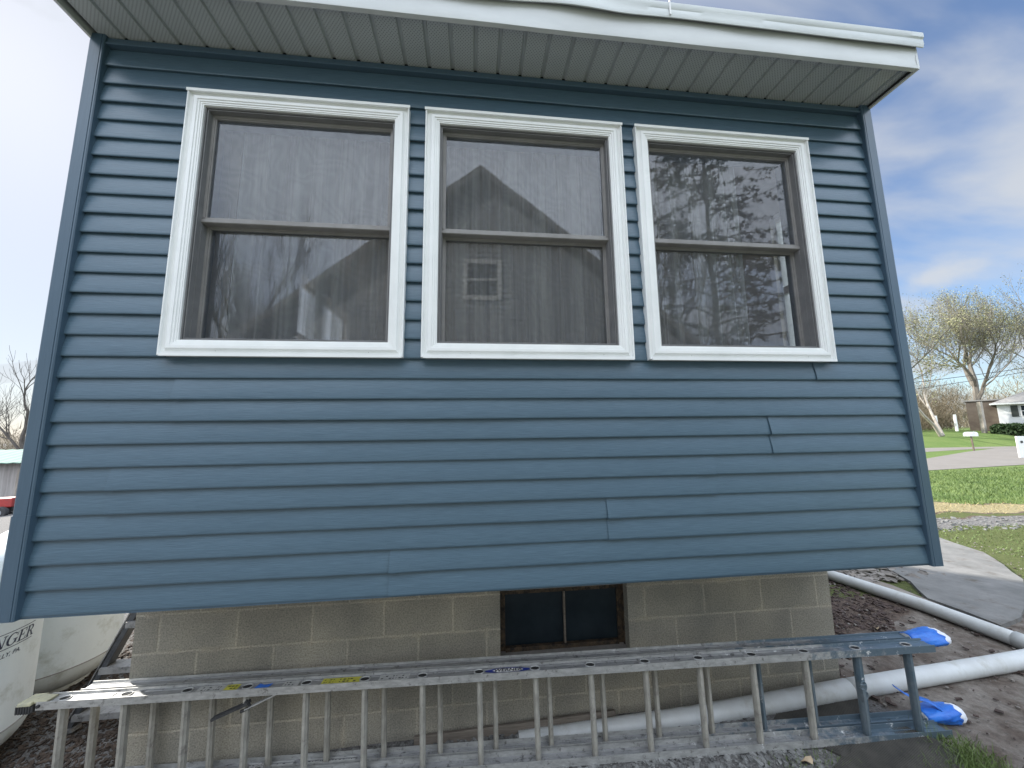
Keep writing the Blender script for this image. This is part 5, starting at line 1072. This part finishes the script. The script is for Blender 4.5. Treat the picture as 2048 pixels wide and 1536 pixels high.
def hedge(name, label, c0, L_, h, seed, dpt=0.9):
    g = np.random.default_rng(seed); n_ = 3500; a = g.uniform(0, L_, n_); b = g.uniform(0, dpt, n_); z = g.uniform(0, h, n_)
    k = ((a/L_-0.5)/0.5)**4+((b/dpt-.5)/.5)**4+((z/h-.3)/.7)**4 < 1.15; a, b, z = a[k], b[k], z[k]; n_ = len(a)
    p = np.array(c0)[None]+np.outer(a, np.array(fd))+np.outer(b, np.array(bd))+np.stack([0*z, 0*z, z], -1)
    d1 = g.normal(0, 1, (n_, 3)); d1 /= np.linalg.norm(d1, axis=1)[:, None]; d2 = np.cross(d1, g.normal(0, 1, (n_, 3))); d2 /= np.linalg.norm(d2, axis=1)[:, None]; s = 0.09
    V = np.stack([p-d1*s, p+d2*s, p+d1*s, p-d2*s], 1).reshape(-1, 3)-np.array(c0)
    me = bpy.data.meshes.new(name); me.from_pydata(V.tolist(), [], (np.arange(n_)[:, None]*4+np.arange(4)[None]).tolist()); me.update(); me.materials.append(M['hedge'])
    o = bpy.data.objects.new(name, me); scene.collection.objects.link(o); o.location = c0; tag(o, label, 'hedge', 'clipped hedges before the white house'); return o
hedge('hedge', 'clipped dark green hedge at the left corner of the white house', tuple(HP(-0.6, -1.6, -0.45)), 3.2, 1.25, 1)
hedge('hedge', 'clipped dark green hedge right of the corner hedge, under the shuttered window', tuple(HP(3.0, -1.6, -0.45)), 3.4, 1.15, 2)
# mailbox
mbx = Vector((37.85, 21.1, -1.0)); mx_ = thing('mailbox', 'pale metal mailbox on a thin dark post by the road', 'mailbox', mbx)
mb = MB(); mb.bar(mbx, mbx+Vector((-0.05, 0, 1.05)), 0.07, 0.07, (1, 0, 0)); mb.build('post', M['pole'], mx_)
bxd = Vector((0.75, 0.66, 0)).normalized(); pr = [(-0.12, 0), (0.12, 0), (0.12, 0.14)]+[(0.12*math.cos(t), 0.14+0.12*math.sin(t)) for t in np.linspace(0.2, math.pi-0.2, 8)]+[(-0.12, 0.14)]
o_ = mbx+Vector((-0.05, 0, 1.05)); mb = MB(); U_ = Vector((-bxd.y, bxd.x, 0)); mb.prism([(a*1.2, b*1.2) for a, b in pr], o_-bxd*0.30-fd*0.25, o_+bxd*0.30-fd*0.25+fd*0.5, U_, (0, 0, 1)); mb.build('box', M['hwhite'], mx_)
mb = MB(); mb.box(tuple(o_+Vector((0.0, -0.2, 0.18))), tuple(o_+Vector((0.03, -0.17, 0.36)))); mb.build('flag', M['grey'], mx_)
sg = thing('sign_board', 'white painted upright board by the drive at the right edge', 'sign', (31.9, 15.45, -1.0))
mb = MB(); a = Vector((31.82, 15.42, -0.99)); obox(mb, a, Vector((0.97, -0.26, 0)).normalized(), Vector((0.26, 0.97, 0)).normalized(), 0.62, 0.08, 0.0, 1.17); mb.build('board', M['hwhite'], sg, bevel=0.01)
mb = MB(); obox(mb, a+Vector((0.13, -0.06, 0)), Vector((0.97, -0.26, 0)).normalized(), Vector((0.26, 0.97, 0)).normalized(), 0.10, 0.012, 0.80, 0.92); mb.build('dark_mark', M['ink'], sg)
for i, (x, D, lab) in enumerate(((1876, 36, 'short white post below the leaning sycamore'), (1915, 37, 'short white post between the sycamores and the maple'))):
    p = PX(x, 866, D); p.z = Hf(p.x, p.y)
    mb = MB(); mb.bar(p, p+Vector((0, 0, 1.7)), 0.16, 0.16, (1, 0, 0)); o = mb.build('fence_post', M['hwhite'], origin=tuple(p)); tag(o, lab, 'post', 'white posts across the road')

# overhead cables with poles outside the picture
def cable(pA, pB, sag, rad, label, name='overhead_cable'):
    pA, pB = Vector(pA), Vector(pB); pts = [pA+(pB-pA)*t-Vector((0, 0, sag*4*t*(1-t))) for t in np.linspace(0, 1, 40)]
    mb = MB(); mb.tube(pts, rad, 5, False); o = mb.build(name, M['wire'], origin=tuple(pA)); tag(o, label, 'cable', 'overhead cables along the road'); return o
def through(x0, y0, x1, y1, D0, D1, sag, rad, label):
    a, b = PX(x0, y0, D0), PX(x1, y1, D1); d = b-a; cable(a-d*1.0, b+d*1.2, sag, rad, label)
through(1825, 758, 2048, 728, 31, 29, 0.35, 0.024, 'thick overhead cable, upper of the dark pair crossing the far trees')
through(1825, 773, 2048, 737, 31, 29, 0.30, 0.020, 'overhead cable just below the thickest one, crossing the far trees')
through(1815, 708, 2048, 672, 32, 30, 0.2, 0.010, 'thin grey overhead wire high above the dark pair')
through(1815, 683, 2048, 640, 32, 30, 0.2, 0.008, 'hair-thin topmost overhead wire above the sycamores')

# ------------------------------------------------------------ left yard: shed and tractor
shd = thing('shed', 'grey board shed with pale green metal roof and dark doorway across the yard', 'shed', (-19.5, 19.0, -2.6))
a = PX(-40, 1018, 17.0); a.z = -2.62; b = PX(62, 1018, 17.6); b.z = -2.62; ax_ = (b-a); La = ax_.length; ax_.normalize(); bx_ = Vector((-ax_.y, ax_.x, 0))
dr0 = (PX(27, 1018, 17.4)-a).dot(ax_); 
mb = MB()
obox(mb, a-ax_*5, ax_, bx_, 5+dr0, 0.12, 0, 2.28); obox(mb, a+ax_*(dr0+1.15), ax_, bx_, La-dr0-1.15+2, 0.12, 0, 2.28); obox(mb, a+ax_*dr0, ax_, bx_, 1.15, 0.12, 1.78, 2.28); obox(mb, a-ax_*5+bx_*0.12, ax_, bx_, 0.1, 5, 0, 2.28); obox(mb, a-ax_*5+bx_*5.12, ax_, bx_, La+7, 0.1, 0, 2.28); obox(mb, a+ax_*(La+1.9)+bx_*0.12, ax_, bx_, 0.1, 5, 0, 2.28)
mb.build('wall', M['shedwall'], shd)
mb = MB(); r0_ = a-ax_*5.4-bx_*0.5+Vector((0, 0, 2.25)); r1_ = r0_+ax_*(La+8); up1 = bx_*3.2+Vector((0, 0, 0.55)); n_ = 46; vs = []
for i in range(n_+1):
    p = r0_+(r1_-r0_)*i/n_; k = 0.03 if i % 2 else 0; vs += [p+Vector((0, 0, k)), p+up1+Vector((0, 0, k)), p+up1+bx_*3.2-Vector((0, 0, .55))+Vector((0, 0, k))]
mb.add(vs, [(3*i, 3*i+3, 3*i+4, 3*i+1) for i in range(n_)]+[(3*i+1, 3*i+4, 3*i+5, 3*i+2) for i in range(n_)]); o = mb.build('roof', M['greenroof'], shd); q = o.modifiers.new('s', 'SOLIDIFY'); q.thickness = 0.04
mb = MB(); d0 = a+ax_*(dr0-0.05)-bx_*0.04; obox(mb, d0, ax_, bx_, 0.08, 0.04, 0, 1.95); obox(mb, d0+ax_*0.1, ax_, bx_, 1.1, 0.04, 1.80, 1.90); mb.build('door_trim', M['barkpale'], shd)
# clutter glimpsed in the doorway
g = np.random.default_rng(3); mb = MB()
for i in range(9): 
    p = a+ax_*(dr0+0.15+0.1*i)+bx_*(0.8+0.3*(i % 3)); mb.bar(p, p+Vector((g.uniform(-.3, .3), g.uniform(-.3, .3), g.uniform(.4, 1.1))), 0.10, 0.10, (1, 0, 0))
o = mb.build('scrap_pile', M['red'], origin=tuple(a+ax_*(dr0+0.6)+bx_)); tag(o, 'reddish scrap stacked inside the dark shed doorway', 'scrap')
tp = PX(-12, 1030, 15.2); tp.z = Hf(tp.x, tp.y); tr = thing('garden_tractor', 'red garden tractor parked in front of the shed at the left edge', 'tractor', tp)
tx = ax_; ty = bx_
def tb(a0, a1, b0, b1, z0, z1, m, nm): mb = MB(); obox(mb, tp+tx*a0+ty*b0, tx, ty, a1-a0, b1-b0, z0, z1); return mb.build(nm, m, tr, bevel=0.04)
tb(-0.3, 0.62, -0.25, 0.25, 0.42, 0.80, M['red'], 'hood'); tb(-1.1, -0.3, -0.3, 0.3, 0.36, 0.60, M['red'], 'fender'); tb(-0.95, -0.55, -0.2, 0.2, 0.60, 0.72, M['rubber'], 'seat'); tb(-1.0, -0.92, -0.2, 0.2, 0.72, 1.05, M['rubber'], 'backrest'); tb(-0.9, 0.6, -0.12, 0.12, 0.25, 0.42, M['ink'], 'frame')
for aa, rr in ((0.40, 0.24), (-0.72, 0.32)):
    for sd2 in (-0.40, 0.40):
        c_ = tp+tx*aa+ty*sd2; mb = MB(); mb.tube([c_-ty*0.10+Vector((0, 0, rr)), c_+ty*0.10+Vector((0, 0, rr))], rr, 20); wl_ = mb.build('wheel', M['rubber'], tr, bevel=0.03)
        mb = MB(); mb.tube([c_-ty*0.112+Vector((0, 0, rr)), c_+ty*0.112+Vector((0, 0, rr))], rr*.5, 14); mb.build('rim', M['grey'], wl_)
mb = MB(); mb.tube([tp+tx*(-0.25)+Vector((0, 0, 0.7)), tp+tx*(-0.42)+Vector((0, 0, 1.0))], 0.02, 8); mb.tube(ringpts(tp+tx*(-0.43)+Vector((0, 0, 1.0)), 0.16, ty, tx), 0.015, 6, False); mb.build('steering_wheel', M['rubber'], tr)

# ------------------------------------------------------------ behind the camera: the neighbour's gabled house and trees that the panes reflect
ny_ = -7.0; nh = thing('grey_house', 'grey clapboard two-storey house with steep gable, seen reflected in the window panes', 'house', (2.1, ny_-4, -1.0))
px_, pz_ = 2.09, 7.40; sl_ = 0.80; hw = 6.6; mb = MB()
for k in range(62):
    z = -1.0+k*0.14
    if z > pz_-0.2: break
    half = min(hw, (pz_-z-0.14)/sl_-0.1)
    if half <= 0: break
    mb.add([(px_-half, ny_+0.018, z), (px_+half, ny_+0.018, z), (px_+half, ny_+0.002, z+0.14), (px_-half, ny_+0.002, z+0.14), (px_-half, ny_+0.002, z), (px_+half, ny_+0.002, z)], [(0, 3, 2, 1), (0, 1, 5, 4)])
zt_ = pz_-sl_*hw
mb.add([(px_-hw, ny_, -1.2), (px_+hw, ny_, -1.2), (px_+hw, ny_, zt_), (px_, ny_, pz_), (px_-hw, ny_, zt_)]+[(px_-hw, ny_-9, -1.2), (px_+hw, ny_-9, -1.2), (px_+hw, ny_-9, zt_), (px_, ny_-9, pz_), (px_-hw, ny_-9, zt_)],
    [(4, 3, 2, 1, 0), (5, 6, 7, 8, 9), (0, 1, 6, 5), (1, 2, 7, 6), (4, 0, 5, 9)]); mb.build('wall', M['nhouse'], nh)
mb = MB(); 
for s_ in (-1, 1):
    A_ = Vector((px_, ny_+0.35, pz_+0.02)); B_ = Vector((px_+s_*(hw+0.5), ny_+0.35, pz_-sl_*(hw+0.5)+0.02)); bk = Vector((0, -9.7, 0)); u3 = Vector((0, 0, 0.2))
    mb.add([A_, B_, B_+bk, A_+bk, A_+u3, B_+u3, B_+bk+u3, A_+bk+u3], [(0, 1, 2, 3), (4, 7, 6, 5), (0, 4, 5, 1), (1, 5, 6, 2), (2, 6, 7, 3)])
mb.build('roof', M['hroof'], nh)
mb = MB(); mb.ring(1.617, 2.631, 4.13, 5.22, [(0, ny_+0.02), (0, ny_+0.06), (0.12, ny_+0.06), (0.12, ny_+0.02)]); mb.box((1.73, ny_+0.02, 4.64), (2.52, ny_+0.05, 4.70)); nw = mb.build('window', M['hwhite'], nh)
MB().box((1.73, ny_+0.02, 4.25), (2.52, ny_+0.03, 5.10)).build('pane', M['bglass'], nw)
tree('bare_tree', 'leafless tree with dense upright twigs, reflected beside the gable in the middle pane', (9.4, -19, -1.0), 5.6, 0.28, 6, 51, M['barkdark'], spread=0.42, shrink=0.76, kids=(3, 4), first=0.2, up_=0.5)
tree('bare_tree', 'tall leafless tree behind the reflected conifer', (15.5, -22, -1.0), 6.0, 0.3, 6, 52, M['barkdark'], spread=0.45, shrink=0.75, kids=(3, 4), first=0.2, up_=0.5)
tree('bare_tree', 'leafless tree reflected in the lower left pane', (-8.5, -15.5, -1.0), 4.0, 0.24, 6, 53, M['barkdark'], spread=0.5, shrink=0.74, kids=(3, 4), first=0.2, up_=0.4)
# conifer with drooping sweeping boughs
cb_ = (13.1, -13.2, -1.0); ct = thing('conifer_tree', 'dark conifer with sweeping drooping boughs, reflected in the right-hand window', 'tree', cb_); r_ = random.Random(6); mb = MB(); tips = []
mb.tube([Vector(cb_)+Vector((0, 0, z)) for z in (0, 6, 12, 18)], [0.17, 0.13, 0.08, 0.02], 8)
for k in range(74):
    z = r_.uniform(2.0, 17.4); L_ = (18.6-z)*0.34+0.9; a = r_.uniform(0, 6.28); p = Vector(cb_)+Vector((0, 0, z)); pts = [p]; d = Vector((math.cos(a), math.sin(a), 0.30))
    for j in range(7):
        d = d+Vector((r_.gauss(0, .09), r_.gauss(0, .09), -0.09 if j < 4 else 0.05)); pts.append(pts[-1]+d.normalized()*L_/7); 
        if j > 0:
            for s_ in range(3):
                q = pts[-1]; sd3 = Vector((-d.y, d.x, 0)).normalized()*r_.choice((-1, 1)); e_ = q+(sd3*0.8+d.normalized()*0.5+Vector((0, 0, -0.35)))*r_.uniform(0.3, 0.8); mb.tube([q, e_], [0.012, 0.004], 3, False); tips += [q+(e_-q)*0.4, q+(e_-q)*0.75, e_]
    mb.tube(pts, [0.05*(1-j/8) for j in range(8)], 4, False)
mb.build('trunk', M['barkdark'], ct); leaf_cloud(tips, 42000, 0.050, 0.06, 3, M['needles'], 'crown', ct)
